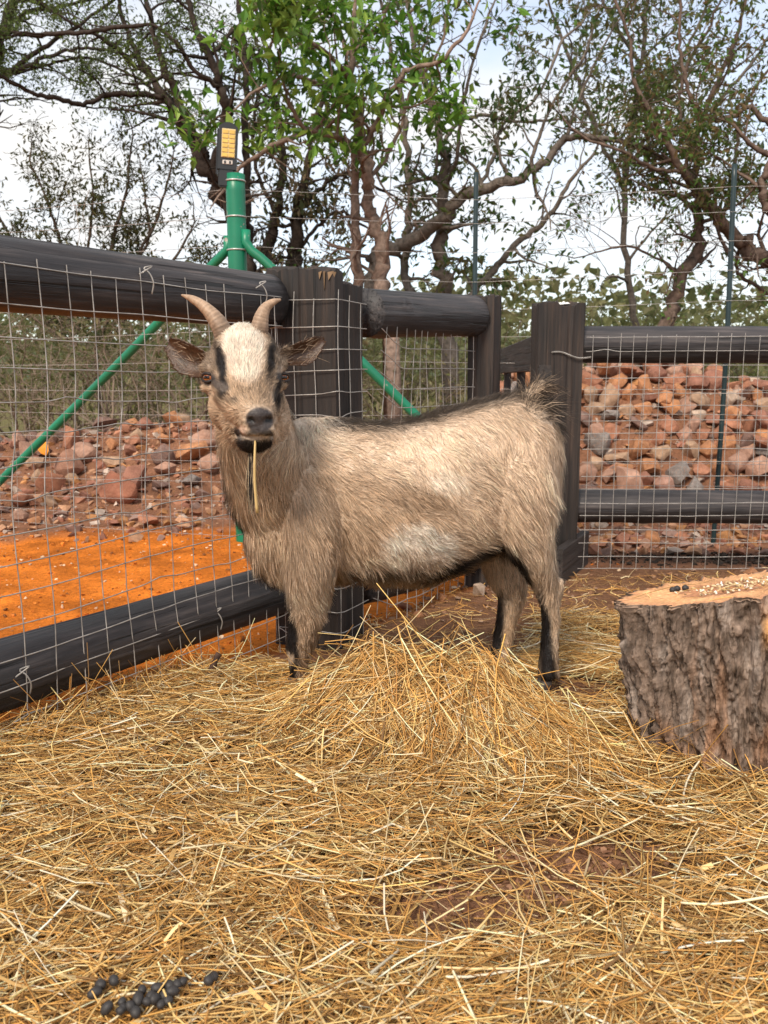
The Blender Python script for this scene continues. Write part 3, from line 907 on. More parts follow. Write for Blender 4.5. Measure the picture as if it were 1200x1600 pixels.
# hair inside the ears
def ear_hair(P, f):
    n, m_ = P.shape[:2]
    N = 40
    ii = (rng.random(N) * (n - 5)).astype(int) + 1; jj = rng.integers(1, m_ - 1, N)
    b0 = P[ii, jj] + .002 * f
    ax = P[n - 1, m_ // 2] - P[0, m_ // 2]; ax /= np.linalg.norm(ax)
    w = P[n // 2, m_ - 1] - P[n // 2, 0]; w /= np.linalg.norm(w)
    d = ax * (.8 + .2 * rng.random((N, 1))) + w * (.55 * rng.normal(size=(N, 1))) + f * .25
    L_ = (.012 + .014 * rng.random(N))
    t = np.linspace(0, 1, 4)
    Q = b0[:, None] + d[:, None] * (L_[:, None] * t)[..., None]
    V, F = strands(Q, np.cross(d, f) + .2 * rng.normal(size=(N, 3)), np.full((N, 4), .0006) * np.array([1, 1, .8, .2]), 2)
    c = np.repeat(BUFF * (.2 + .7 * rng.random((N, 1)) ** 1.5), 8, axis=0)
    nn = np.tile(f, (len(V), 1)) + .3 * rng.normal(size=(len(V), 3))
    obj('ear_hair', mesh_np('ear_hair', V, F, M['fur'], c, nn), goat)
ear_hair(EAR_L, EFL); ear_hair(EAR_R, EFR)
# dry stem hanging from the mouth
mb = MB()
P = resample([at(399, 688, 1.515), at(398, 715, 1.505), at(398, 750, 1.507), at(402, 801, 1.512)], 12)
mb.tube(P, np.linspace(.0042, .0058, 12), 6, True, (.66, .47, .20), .5, (0, 1, 0))
tag(obj('straw_stem', mb.mesh('straw_stem', M['straw'])), 'single dry straw stem hanging from the mouth of the goat', 'straw')
# ------------------------------------------------------------------ pole fences
NL = np.array([.855, -.518])                   # into the pen, across the left-hand fence

def pole(a, b, r, parent, seed, name='rail', bend=.012, sides=56, n=90):
    """round pole with knots, lumps and a little bend, modelled along its own x axis"""
    a, b = np.array(a, float), np.array(b, float)
    Ln = np.linalg.norm(b - a); x = np.linspace(0, Ln, n)
    cy, cz = bend * np.sin(x / Ln * 3.3 + seed), bend * np.sin(x / Ln * 2.4 + seed * 2.3)
    th = np.arange(sides) / sides * 2 * np.pi
    rr = r * (1 + .035 * fbm(x[:, None] * 3, np.cos(th)[None] * 1.2 + seed, np.sin(th)[None] * 1.2, 3, seed)
              + .012 * vnoise(x[:, None] * 2, np.cos(th)[None] * 9, np.sin(th)[None] * 9 + seed, seed + 5))
    for q in range(5):
        kx, kt = rng.random() * Ln, rng.random() * 6.28
        g = np.exp(-((x[:, None] - kx) / .03) ** 2 - (np.angle(np.exp(1j * (th[None] - kt))) / .35) ** 2)
        rr = rr + r * .10 * g - r * .12 * np.exp(-((x[:, None] - kx) / .012) ** 2 - (np.angle(np.exp(1j * (th[None] - kt))) / .14) ** 2)
    for q in range(9):                                        # drying splits
        k0, kl, kt = rng.random() * Ln, .15 + .5 * rng.random(), rng.random() * 6.28
        wv = kt + .10 * fbm(x * 2.5, q * 3.1, seed, 2, 5)
        env = np.clip(1 - ((x - k0) / kl) ** 2, 0, 1) ** .5
        rr = rr - r * (.05 + .07 * rng.random()) * env[:, None] * np.exp(-(np.angle(np.exp(1j * (th[None] - wv[:, None]))) / .045) ** 2)
    V = np.stack([np.broadcast_to(x[:, None], rr.shape), cy[:, None] + rr * np.cos(th), cz[:, None] + rr * np.sin(th)], -1).reshape(-1, 3)
    i = np.arange(n - 1)[:, None] * sides; j = np.arange(sides)[None]; k = (j + 1) % sides
    Q = np.stack([i + j, i + k, i + sides + k, i + sides + j], -1).reshape(-1, 4)
    V = np.vstack([V, [0, cy[0], cz[0]], [Ln, cy[-1], cz[-1]]]); c0 = n * sides; bb = (n - 1) * sides
    T = [[c0, (q + 1) % sides, q] for q in range(sides)] + [[c0 + 1, bb + q, bb + (q + 1) % sides] for q in range(sides)]
    o = obj(name, mesh_np(name, V, [Q, np.array(T)], M['rail']), parent)
    d = Vector(b - a).normalized()
    o.location = a
    o.rotation_euler = d.to_track_quat('X', 'Z').to_euler()
    return o

def sleeper(plan, z0, z1, parent, seed, name='post', top_slope=(0, 0), mat_='post'):
    """squared post: rows of points round a 4 corner plan, splintered edges, split and uneven top"""
    plan = np.array(plan, float); cen = plan.mean(0)
    pts = []
    per = []
    for q in range(4):
        a, b = plan[q], plan[(q + 1) % 4]
        m_ = max(3, int(np.linalg.norm(b - a) / .011))
        for s in np.arange(m_) / m_:
            pts.append(a * (1 - s) + b * s); per.append(min(s, 1 - s) if 0 else s)
    pts = np.array(pts); m_ = len(pts); rows = 36
    out = (pts - cen) / (np.linalg.norm(pts - cen, axis=1)[:, None] + 1e-9)
    prm = np.arange(m_)
    zz = np.linspace(z0, z1, rows)
    V = []
    topn = .010 * vnoise(pts[:, 0] * 60, pts[:, 1] * 60, seed, 7) + .006 * vnoise(pts[:, 0] * 160, pts[:, 1] * 160, seed, 8)
    for r_, z in enumerate(zz):
        grv = -.0045 * np.clip(vnoise(pts[:, 0] * 48, pts[:, 1] * 48, z * 1.3, seed) - .35, 0, 1) * 2 + .003 * vnoise(pts[:, 0] * 14, pts[:, 1] * 14, z * 4, seed + 2)
        rnd = -.004 * (np.abs(out).min(1) > .6)
        p = pts + out * (grv + rnd)[:, None]
        zt = np.full(m_, z)
        if r_ == rows - 1:
            zt = zt + topn + (pts - cen) @ np.array(top_slope)
        V.append(np.c_[p, zt])
    V = np.vstack(V)
    i = np.arange(rows - 1)[:, None] * m_; j = np.arange(m_)[None]; k = (j + 1) % m_
    Q = np.stack([i + j, i + k, i + m_ + k, i + m_ + j], -1).reshape(-1, 4)
    inner = np.c_[cen + (pts - cen) * .55, np.full(m_, z1) + topn * 1.5 + (pts - cen) @ np.array(top_slope) * .55 + .004 * vnoise(pts[:, 0] * 200, pts[:, 1] * 200, seed, 3)]
    V = np.vstack([V, inner, [cen[0], cen[1], z1]])
    b = (rows - 1) * m_
    Q2 = np.array([[b + q, b + (q + 1) % m_, b + m_ + (q + 1) % m_, b + m_ + q] for q in range(m_)])
    T = np.array([[b + 2 * m_, b + m_ + q, b + m_ + (q + 1) % m_] for q in range(m_)])
    o = obj(name, mesh_np(name, V, [np.vstack([Q, Q2]), T], M[mat_], smooth=False), parent)
    return o

def netting(plan, z0, z1, ds, dz, r, parent, seed, lean=0.0, amp=.010, stub=.02, zt_fn=None, kinks=6):
    """welded wire netting hung along a plan polyline"""
    plan = np.array(plan, float)
    d = np.r_[0, np.cumsum(np.linalg.norm(np.diff(plan, axis=0), axis=1))]
    Ls = d[-1]
    tg = np.gradient(plan, d, axis=0)
    def pos(s, z):
        s, z = np.broadcast_arrays(np.asarray(s, float), np.asarray(z, float))
        s2 = s + lean * (z - z0) + amp * 1.5 * fbm(s * 2.6, z * 2.6, seed, 2, seed)
        s2 = np.clip(s2, 0, Ls)
        X_, Y_ = np.interp(s2, d, plan[:, 0]), np.interp(s2, d, plan[:, 1])
        k = np.clip(np.searchsorted(d, s2) - 1, 0, len(plan) - 2)
        t = (plan[k + 1] - plan[k]) / (d[k + 1] - d[k])[..., None]
        off = amp * .8 * fbm(s * 3, z * 3, seed + 9, 2, seed + 1)
        X_ = X_ + t[..., 1] * np.abs(off); Y_ = Y_ - t[..., 0] * np.abs(off)
        zz = z + amp * 1.0 * fbm(s * 2.2, z * 3, seed + 5, 2, seed + 3) + (zt_fn(s) if zt_fn else 0)
        return np.stack([X_, Y_, zz], -1)
    mb = MB(); ref = (.3, -.9, .1)
    kk = [(rng.random() * Ls, z0 + rng.random() * (z1 - z0)) for _ in range(kinks)]
    def kink(P, s, z):
        for (ks, kz) in kk:
            w = np.exp(-((s - ks) / .035) ** 2 - ((z - kz) / .05) ** 2)
            P = P + np.stack([np.zeros_like(w), -.010 * w, .012 * w * np.sin((z - kz) * 60)], -1)
        return P
    rws = []
    for s in np.arange(ds * .5, Ls, ds):
        z = np.linspace(z0 - .0, z1 + stub * rng.random(), max(4, int((z1 - z0) / .035)))
        sj = s + .004 * rng.normal()
        P = kink(pos(np.full(len(z), sj), z), np.full(len(z), sj), z)
        mb.tube(P, r * .92, 5, False, ref=ref)
    for z in np.arange(z1, z0 - .001, -dz):
        s = np.linspace(0, Ls, max(4, int(Ls / .022)))
        zj = np.full(len(s), z + .003 * rng.normal())
        P = kink(pos(s, zj), s, zj)
        P[:, :2] += np.array([.0012, -.0015])
        mb.tube(P, r, 5, False, ref=(0, 0, 1))
    o = obj('wire_netting', mb.mesh('wire_netting', M['wire']), parent)
    return pos, Ls

# left-hand fence -------------------------------------------------------------
fl = thing('pole_fence', 'dark pole rail fence with wire netting at the left, behind the goat head', 'fence', (-.74, 1.65, 0))
def loc(p): return [p[0] + .74, p[1] - 1.65] + list(p[2:])
A_ = np.array([-1.50, .39]); B_ = np.array([-.318, 2.345])
pole([*loc(A_), .855], [*loc(B_), .905], .0715, fl, 3, bend=.010)
pole([*loc(A_), .125], [*loc(B_ + np.array([.02, .03])), .085], .072, fl, 8, bend=.014)
# corner post: a front sleeper and a second one set against its side
PA = [(-.322, 2.362), (-.132, 2.292), (-.112, 2.346), (-.302, 2.416)]
PB = [(-.130, 2.318), (-.0625, 2.445), (-.205, 2.52), (-.270, 2.40)]
sleeper([loc(p) for p in PA], -.14, .992, fl, 2, top_slope=(-.02, .1))
sleeper([loc(p) for p in PB], -.14, .968, fl, 5, top_slope=(-.1, .05))
sleeper([loc(p) for p in [(-1.62, .30), (-1.46, .22), (-1.38, .36), (-1.54, .44)]], -.12, .985, fl, 12)
# bright split wood at the head of the front sleeper
mb = MB()
for q in range(4):
    xx = -.176 + .0125 * q; yy = 2.31 - .37 * (xx + .185)
    w = .004 + .008 * rng.random(); ht = .002 + .05 * rng.random() ** 1.6
    xm = xx + w * (.2 + .6 * rng.random())
    V_ = [(*loc((xx, yy - .001)), .975 + .008 * rng.random()), (*loc((xx + w * 1.5, yy - .005)), .975 + .008 * rng.random()), (*loc((xm, yy - .002)), .965 - ht), (*loc((xm, yy + .014)), .965 - ht), (*loc((xx + w * 1.5, yy + .012)), .978), (*loc((xx, yy + .014)), .978)]
    mb.add(V_, [[0, 2, 3, 5], [2, 1, 4, 3], [0, 5, 4, 1]], [[0, 1, 2], [5, 3, 4]], np.array([.19, .115, .058]) * (.6 + .7 * rng.random()))
obj('splinters', mb.mesh('splinters', M['paint'], False), fl)
off = NL * .080
path = [tuple(A_ + off), tuple(A_ * .5 + B_ * .5 + off), tuple(B_ + off * .95 + np.array([-.02, -.03])), (-.318, 2.352), (-.128, 2.284), (-.118, 2.298), (-.052, 2.437)]
path = [loc(p) for p in path]
netting(path, -.06, .905, .066, .0615, .00135, fl, 4, lean=.0, amp=.016, stub=.03, kinks=16)
# wire ties and staples on the rails
for s, z in ((.46, .90), (.62, .12), (.78, .915), (.86, .105), (.95, .92), (.33, .125)):
    p = A_ * (1 - s) + B_ * s + off * 1.03
    p = np.array([*loc(p), z])
    q = [p + [0, 0, -.035], p + [.006, -.006, -.01], p + [-.004, -.010, .012], p + [-.012, -.012, .018], p + [.004, -.004, .024], p + [-.02, -.02, .005]]
    mb = MB(); mb.tube(resample(q, 22), .0017, 5, True)
    obj('wire_tie', mb.mesh('wire_tie', M['wire']), fl)

# middle panel -----------------------------------------------------------------
fm = thing('pole_fence', 'short pole fence panel behind the back of the goat, between corner post and gate', 'fence', (.12, 2.78, 0))
def loc2(p): return [p[0] - .12, p[1] - 2.78] + list(p[2:])
pole([*loc2((-.055, 2.50)), .89], [*loc2((.312, 3.06)), .915], .071, fm, 13, bend=.004)
pole([*loc2((-.075, 2.52)), .06], [*loc2((.312, 3.06)), .04], .062, fm, 15, bend=.004)
sleeper([loc2(p) for p in [(.302, 3.052), (.392, 3.035), (.428, 3.09), (.338, 3.17)]], -.16, .988, fm, 21, top_slope=(.02, 0))
netting([loc2(p) for p in [(-.045, 2.43), (.10, 2.66), (.285, 2.99), (.318, 3.035)]], -.06, .855, .058, .062, .0014, fm, 31, lean=.06, amp=.022, kinks=10,
        zt_fn=lambda s: .05 * np.clip(1 - s / .12, 0, 1))

# gate standing open, going away from the camera ---------------------------------
gt = thing('board_gate', 'open dark board gate seen edge-on above the tail of the goat', 'gate', (.66, 3.36, 0))
def plank(x0, y0, x1, y1, z0, z1, t, parent, name='board'):
    d = np.array([x1 - x0, y1 - y0]); Ln = np.linalg.norm(d)
    mb = MB()
    n = 14; s = np.linspace(0, Ln, n)
    for_ = []
    V, Q = [], []
    bev = .004
    prof = [(-t / 2 + bev, z0), (t / 2 - bev, z0), (t / 2, z0 + bev), (t / 2, z1 - bev), (t / 2 - bev, z1), (-t / 2 + bev, z1), (-t / 2, z1 - bev), (-t / 2, z0 + bev)]
    for q in s:
        w = 0.0
        V += [(q, a, b + w) for a, b in prof]
    for q in range(n - 1):
        for e in range(8):
            Q.append([q * 8 + e, (q + 1) * 8 + e, (q + 1) * 8 + (e + 1) % 8, q * 8 + (e + 1) % 8])
    T = [[0, e, e + 1] for e in range(1, 7)] + [[(n - 1) * 8, (n - 1) * 8 + e + 1, (n - 1) * 8 + e] for e in range(1, 7)]
    mb.add(V, Q, T)
    o = obj(name, mb.mesh(name, M['board'], False), parent)
    o.location = (x0, y0, 0); o.rotation_euler = (0, 0, math.atan2(d[1], d[0]))
    return o
for z in (.725, .44, .12):
    plank(-.05, -.02, .04, 1.6, z, z + .14, .04, gt)
for yy in (.02, .82, 1.56):
    sx = -.05 + .09 * (yy + .02) / 1.62 + .05
    plank(sx - .03, yy - .045, sx - .024, yy + .045, .04, .80, .035, gt, 'stile')
plank(-.075, -.30, -.070, -.255, .50, .745, .045, gt, 'end_block')
# the short stile and block seen beside the middle post
plank(.0, -.02, .05, 1.5, .30, .345, .03, gt)

# right-hand fence ---------------------------------------------------------------
fr = thing('pole_fence', 'dark pole rail fence with wire netting at the right, in front of the rock pile', 'fence', (1.4, 3.33, 0))
def loc3(p): return [p[0] - 1.4, p[1] - 3.33] + list(p[2:])
pole([*loc3((.74, 3.345)), .826], [*loc3((3.05, 3.36)), .835], .0715, fr, 23, bend=.006)
pole([*loc3((.74, 3.345)), .178], [*loc3((3.05, 3.36)), .172], .068, fr, 28, bend=.006)
sleeper([loc3(p) for p in [(.585, 3.235), (.768, 3.255), (.768, 3.385), (.585, 3.385)]], -.16, .978, fr, 33, top_slope=(-.01, .05))
sleeper([loc3(p) for p in [(3.0, 3.26), (3.16, 3.26), (3.16, 3.4), (3.0, 3.4)]], -.16, .975, fr, 36)
netting([loc3(p) for p in [(.772, 3.248), (1.4, 3.252), (2.2, 3.25), (3.02, 3.25)]], -.055, .855, .0535, .0535, .0014, fr, 41, amp=.007, stub=.014, kinks=12)
o = plank(*loc3((.655, 3.06)), *loc3((.845, 3.44)), -.16, .065, .035, fr, 'foot_board')
# twisted wire round the post
mb = MB()
t = np.linspace(0, 1, 90)
for ph in (0, math.pi):
    P = np.stack([.64 + .155 * t, 3.236 + .012 * t + .0026 * np.cos(t * 75 + ph), .795 - .022 * t + .0026 * np.sin(t * 75 + ph) + .006 * np.sin(t * 7)], -1)
    mb.tube(P - np.array([1.4, 3.33, 0]), .0013, 5, True)
obj('twisted_wire', mb.mesh('twisted_wire', M['wire']), fr)
# bird lime on the head of the post
mb = MB()
for q in range(9):
    a, b_ = rng.normal(0, .03), rng.normal(0, .02)
    P = resample([[.69 + a - 1.4, 3.30 + b_ - 3.33, .978], [.69 + a - 1.4, 3.30 + b_ - 3.33, .985 + .006 * rng.random()]], 4)
    mb.tube(P, .012 * np.array([1, .9, .6, .2]), 9, True, (.75, .74, .72))
obj('bird_lime', mb.mesh('bird_lime', M['paint']), fr)['kind'] = 'stuff'

# ------------------------------------------------------------------ outer security fence
of = thing('strained_wire_fence', 'tall strained wire fence on a chipped green steel post, beyond the pole fences', 'fence', (-.70, 3.95, -.08))
O0 = np.array([-.70, 3.95, -.08])
def tubepart(name, pts, r, mt, sides=16, n=24, parent=of):
    mb = MB(); mb.tube(resample([np.array(p) - O0 for p in pts], n), r, sides, True)
    return obj(name, mb.mesh(name, M[mt]), parent)
cp = tubepart('corner_post', [(-.672, 3.95, -.14), (-.672, 3.95, 1.605)], .043, 'green_paint', 24)
# rim of the open pipe, clamp straps
th = np.linspace(0, 2 * np.pi, 30)
for z, r, rad in ((1.575, .0445, .004), (1.42, .0445, .0035), (1.275, .0445, .0035)):
    mb = MB(); mb.tube(np.stack([.028 + r * np.cos(th), r * np.sin(th), np.full(30, z - O0[2])], -1), rad, 6, False)
    obj('strap', mb.mesh('strap', M['strap']), cp)
tubepart('brace', [(-.712, 3.96, 1.34), (-.718, 3.965, 1.28), at(344, 402, 3.98), at(240, 512, 4.16), at(0, 752, 4.55), at(-70, 822, 4.66)], .0215, 'green_paint', 14, 40)
tubepart('brace', [(-.628, 3.93, 1.36), (-.622, 3.925, 1.29), at(404, 400, 3.92), at(570, 570, 3.86), at(637, 636, 3.84), at(850, 846, 3.72)], .0215, 'green_paint', 14, 40)
for (x, yv, top) in ((.437, 4.15, 1.66), (1.56, 3.87, 1.63), (-2.6, 4.6, 1.6), (3.1, 3.7, 1.6)):
    d_ = tubepart('dropper', [(x, yv, -.14), (x + .004, yv, .8), (x - .012 if x > 1 else x, yv, top)], .0115, 'dropper', 8, 30)
mb = MB()
fx = [-4.2, -2.6, -.70, .437, 1.56, 3.1, 4.6]; fy = [5.2, 4.6, 3.955, 4.15, 3.87, 3.7, 3.6]
for q, z in enumerate([.02, .10, .18, .27, .37, .48, .60, .72, .85, .98, 1.11, 1.24, 1.37, 1.50, 1.61]):
    xs = np.linspace(-4.2, 4.6, 120)
    ys = np.interp(xs, fx, fy) - .013
    zs = z - O0[2] + .006 * np.sin(xs * 2.0 + q) - .012 * np.abs(np.sin((xs + .7) * 1.4)) - .07
    mb.tube(np.stack([xs - O0[0], ys - O0[1], zs], -1), .0011, 4, False)
obj('strand', mb.mesh('strand', M['wire']), of)
# fine netting on the lower half of the outer fence
mb = MB()
for s in np.arange(-3.2, 3.6, .105):
    yv = np.interp(s, fx, fy) - .011
    z = np.linspace(-.12, .66, 12)
    mb.tube(np.stack([s - O0[0] + .006 * np.sin(z * 9 + s * 7), np.full(12, yv - O0[1]), z - O0[2]], -1), .0011, 4, False)
obj('wire_netting', mb.mesh('wire_netting', M['wire']), of)

# solar lamp strapped to the green post -------------------------------------------------
sl = thing('solar_lamp', 'black solar street lamp with yellow led panel on top of the green post', 'lamp', (-.705, 3.93, 1.565))
def rbox(name, x0, x1, y0, y1, z0, z1, mt, parent, bev=.006, arch=0.0):
    bm = bmesh.new(); bmesh.ops.create_cube(bm, size=1)
    for v_ in bm.verts:
        v_.co = Vector(((x0 + x1) / 2 + v_.co.x * (x1 - x0), (y0 + y1) / 2 + v_.co.y * (y1 - y0), (z0 + z1) / 2 + v_.co.z * (z1 - z0)))
    if arch:
        top = [e for e in bm.edges if all(v_.co.z > z1 - 1e-4 for v_ in e.verts) and abs(e.verts[0].co.x - e.verts[1].co.x) > 1e-3]
        r_ = bmesh.ops.subdivide_edges(bm, edges=top, cuts=7)
        for v_ in bm.verts:
            if v_.co.z > z1 - 1e-4:
                t_ = (v_.co.x - (x0 + x1) / 2) / ((x1 - x0) / 2)
                v_.co.z += arch * (1 - t_ * t_)
    else:
        bmesh.ops.bevel(bm, geom=bm.edges[:], offset=bev, segments=2, affect='EDGES')
    me = bpy.data.meshes.new(name); bm.to_mesh(me); bm.free(); me.materials.append(M[mt])
    return obj(name, me, parent)
hs = rbox('housing', -.045, .038, -.012, .022, .055, .235, 'black_plastic', sl, arch=.020)
rbox('bracket', -.040, .030, -.008, .028, -.02, .062, 'black_plastic', sl)
rbox('side_shell', -.052, -.046, -.008, .040, .03, .228, 'black_plastic', sl, .002)
pn = rbox('led_panel', -.030, .030, -.0165, -.0125, .104, .226, 'led_back', sl, .001)
for r_ in range(6):
    for c_ in range(2):
        rbox('led', -.027 + .029 * c_, -.001 + .029 * c_, -.0195, -.0170, .1065 + .0196 * r_, .1225 + .0196 * r_, 'led', pn, .001)
rbox('sensor', -.024, .022, -.0165, -.0125, .075, .094, 'lens', sl, .002)
rbox('sensor_eye', -.016, -.008, -.0195, -.0170, .079, .090, 'black_plastic', sl, .001)
rbox('sensor_eye', .006, .014, -.0195, -.0170, .079, .090, 'black_plastic', sl, .001)
sl.rotation_euler = (0, math.radians(4), math.radians(6))
# ------------------------------------------------------------------ rocks
def rock_mesh(seed):
    r_ = random.Random(seed)
    bm = bmesh.new()
    k = 12 + seed % 8
    sx, sy, sz = r_.uniform(.85, 1.15), r_.uniform(.8, 1.05), r_.uniform(.68, .98)
    for q in range(k):
        v_ = Vector((r_.gauss(0, 1), r_.gauss(0, 1), r_.gauss(0, 1))).normalized() * r_.uniform(.42, .54)
        bm.verts.new((v_.x * sx, v_.y * sy, v_.z * sz))
    h = bmesh.ops.convex_hull(bm, input=bm.verts[:])
    bmesh.ops.delete(bm, geom=[g for g in h['geom_interior'] if isinstance(g, bmesh.types.BMVert)], context='VERTS')
    bmesh.ops.dissolve_limit(bm, angle_limit=.30, verts=bm.verts[:], edges=bm.edges[:])
    bmesh.ops.bevel(bm, geom=bm.edges[:], offset=.045, segments=2, affect='EDGES', profile=.6, clamp_overlap=True)
    bmesh.ops.triangulate(bm, faces=bm.faces[:])
    for v_ in bm.verts:
        n_ = float(vnoise(v_.co.x * 5, v_.co.y * 5, v_.co.z * 5, seed)) * .030
        v_.co += v_.co.normalized() * n_
    me = bpy.data.meshes.new('rock'); bm.to_mesh(me); bm.free()
    me.materials.append(M['rock'])
    for p in me.polygons: p.use_smooth = True
    me.set_sharp_from_angle(angle=.55)
    return me
ROCKS = [rock_mesh(s) for s in range(22)]
n_rock = 0
TONES = [('rust-red', (.40, .18, .11)), ('dark red-brown', (.29, .135, .095)), ('orange-brown', (.48, .225, .11)), ('dull pinkish', (.44, .26, .19)),
         ('dark brown', (.21, .135, .115)), ('sandy tan', (.43, .285, .19)), ('grey', (.26, .235, .22)), ('pale buff', (.52, .40, .31))]
TONE_W = np.array([.22, .13, .18, .20, .08, .11, .04, .04])
def rock(x, y, size, label, group, lift=0.0, which=None, flat=1.0):
    global n_rock
    me = ROCKS[which if which is not None else rng.integers(len(ROCKS))]
    o = obj('rock', me)
    z = float(gz(x, y)) + size * .26 * flat + lift
    o.location = (x, y, z)
    o.rotation_euler = (rng.normal(0, .35), rng.normal(0, .35), rng.random() * 6.28)
    o.scale = (size * (.9 + .3 * rng.random()), size * (.9 + .3 * rng.random()), size * flat * (.85 + .3 * rng.random()))
    ti = rng.choice(len(TONES), p=TONE_W)
    c_ = np.array(TONES[ti][1]) * (.85 + .3 * rng.random())
    o.color = (*c_, 1)
    if group and '%' in label:
        sw = 'big' if size > .17 else 'middling' if size > .11 else 'small'
        if x > .6:
            col_ = 'close to the gate post' if x < 1.1 else 'left of steel dropper' if x < 1.75 else 'right of steel dropper' if x < 2.15 else 'towards the right edge'
            row = 'foot' if y < 5.05 else 'lower face' if y < 5.45 else 'upper face' if y < 5.8 else 'crest'
        else:
            col_ = 'near the left edge' if x < -2.0 else 'left of green brace' if x < -1.5 else 'right of green brace' if x < -.9 else 'beside the goat neck'
            row = 'foot' if y < 4.9 else 'lower face' if y < 5.3 else 'upper face' if y < 5.7 else 'crest'
        label = label.replace('%s', sw + ' ' + TONES[ti][0], 1).replace('%p', row, 1).replace('%c', col_, 1)
    tag(o, label, 'rock', group)
    n_rock += 1
    return o

taken = []
def scatter(n, x0, x1, y0, y1, smin, smax, label, group, tries=60, pack=.42, mask=None):
    made = 0
    for _ in range(n * tries):
        if made >= n: break
        x, y = rng.uniform(x0, x1), rng.uniform(y0, y1)
        if mask is not None and not mask(x, y): continue
        s = smin + (smax - smin) * rng.random() ** 2.0
        if any((x - a) ** 2 + (y - b) ** 2 < (pack * (s + c_)) ** 2 for a, b, c_ in taken): continue
        taken.append((x, y, s)); rock(x, y, s, label, group); made += 1
    return made
# single stones one can point at
def single(u, v, Yd, s, label, which, flat=1.0):
    p = at(u, v, Yd)
    taken.append((p[0], Yd, s))
    o = rock(p[0], Yd, s, label, None, which=which, flat=flat)
    return o
single(186, 752, 4.75, .25, 'big blocky red boulder on the dirt behind the left wire netting', 3).color = (.36, .15, .095, 1)
single(105, 705, 5.15, .21, 'upright reddish boulder beside the orange leaf behind the left netting', 6, 1.2).color = (.36, .19, .13, 1)
single(1048, 668, 5.35, .20, 'large orange broken rock low in the middle of the right rock pile', 9).color = (.52, .24, .11, 1)
single(952, 650, 5.4, .19, 'tall pale oval stone near the post end of the rock pile', 12, 1.3).color = (.46, .30, .20, 1)
single(1040, 735, 4.75, .17, 'pink split rock with a pale face, in front of the rock pile', 15).color = (.46, .27, .21, 1)
single(1178, 876, 3.15, .085, 'small brown stone on the soil behind the tree stump', 4)
single(232, 795, 4.35, .12, 'low brown stone at the edge of the orange sand', 8)
for (u, v, Yd, s) in ((632, 955, 2.72, .05), (655, 962, 2.66, .035), (745, 935, 2.9, .07), (690, 935, 2.85, .05)):
    p = at(u, v, Yd); rock(p[0], Yd, s, 'small loose stone on the ground seen under the belly of the goat', 'stones under the goat')
nb_ = scatter(140, .74, 2.6, 4.35, 6.05, .13, .27, '%s rock on %p of right pile, %c', 'rocks of the right pile', mask=lambda x, y: y > 4.70, pack=.36)
scatter(34, .74, 2.6, 3.75, 4.8, .05, .12, '%s rock scattered before the right pile, %c', 'small rocks before the right pile')
scatter(84, -2.8, .0, 4.6, 6.05, .10, .23, '%s rock on %p of left bank, %c', 'rocks of the left bank', mask=lambda x, y: y > 4.85 or rng.random() < .25, pack=.38)
scatter(28, -2.6, .3, 4.15, 4.9, .04, .10, '%s rock on the dirt before the left bank, %c', 'small rocks before the left bank')
# a second layer on top of both heaps
top = list(taken)
k = 0
for _ in range(4000):
    x, y = rng.uniform(.78, 2.7), rng.uniform(4.9, 6.05)
    s = rng.uniform(.10, .19)
    if any((x - a) ** 2 + (y - b) ** 2 < (.40 * (s + c_)) ** 2 for a, b, c_ in top[-k:] if k): continue
    if k >= 26: break
    top.append((x, y, s)); k += 1
    rock(x, y, s, '%s rock on %p of right pile, %c', 'rocks of the right pile', lift=.09)

# rubble: countless small chips between the rocks, one object
def chips(name, n, fx_, cols, smin, smax, mt, lift=0.0, parent=None):
    base = []
    for s in range(8):
        d = np.random.default_rng(s + 40).normal(size=(9, 3)); d /= np.linalg.norm(d, axis=1)[:, None]
        bm = bmesh.new()
        for q in d * np.array([.55, .5, .38]): bm.verts.new(q)
        h = bmesh.ops.convex_hull(bm, input=bm.verts[:])
        bm.verts.index_update()
        base.append((np.array([v_.co[:] for v_ in bm.verts]), np.array([[v_.index for v_ in f_.verts] for f_ in bm.faces])))
        bm.free()
    x, y = fx_(n)
    n = len(x)
    z = gz(x, y)
    V, F, Cc = [], [], []; o_ = 0
    for i_ in range(n):
        bv, bf = base[i_ % 8]
        a = rng.random() * 6.28; s = smin + (smax - smin) * rng.random() ** 3
        R = np.array([[math.cos(a), -math.sin(a), 0], [math.sin(a), math.cos(a), 0], [0, 0, 1]])
        V.append((bv * s) @ R.T + [x[i_], y[i_], z[i_] + s * .15 + lift]); F.append(bf + o_); o_ += len(bv)
        c_ = np.array(cols[rng.integers(len(cols))]) * (.75 + .5 * rng.random())
        Cc.append(np.tile(c_, (len(bv), 1)))
    o = obj(name, mesh_np(name, np.vstack(V), np.vstack(F), M[mt], np.clip(np.vstack(Cc), 0, 1), smooth=False), parent)
    o['kind'] = 'stuff'
    return o
RED = [(.33, .15, .09), (.27, .12, .08), (.40, .22, .13), (.24, .15, .12), (.42, .33, .27), (.36, .17, .07)]
def fr_(n):
    x = rng.uniform(-3, 3, n); y = rng.uniform(3.6, 6.2, n)
    k = (fence_side(x, y) < -.05) & ((y > 4.2 + .2 * rng.normal(size=n)) | (x > .55))
    return x[k], y[k]
chips('rubble', 7000, fr_, RED, .014, .095, 'stone_bits')
def fl_(n):
    x = rng.uniform(-7.5, -2.8, n); y = rng.uniform(4.4, 6.2, n)
    return x, y
chips('rubble', 1500, fl_, RED, .03, .22, 'stone_bits')
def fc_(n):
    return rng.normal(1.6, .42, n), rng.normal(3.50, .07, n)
chips('compost', 900, fc_, [(.03, .024, .02), (.05, .036, .028), (.02, .016, .014)], .006, .03, 'clod')
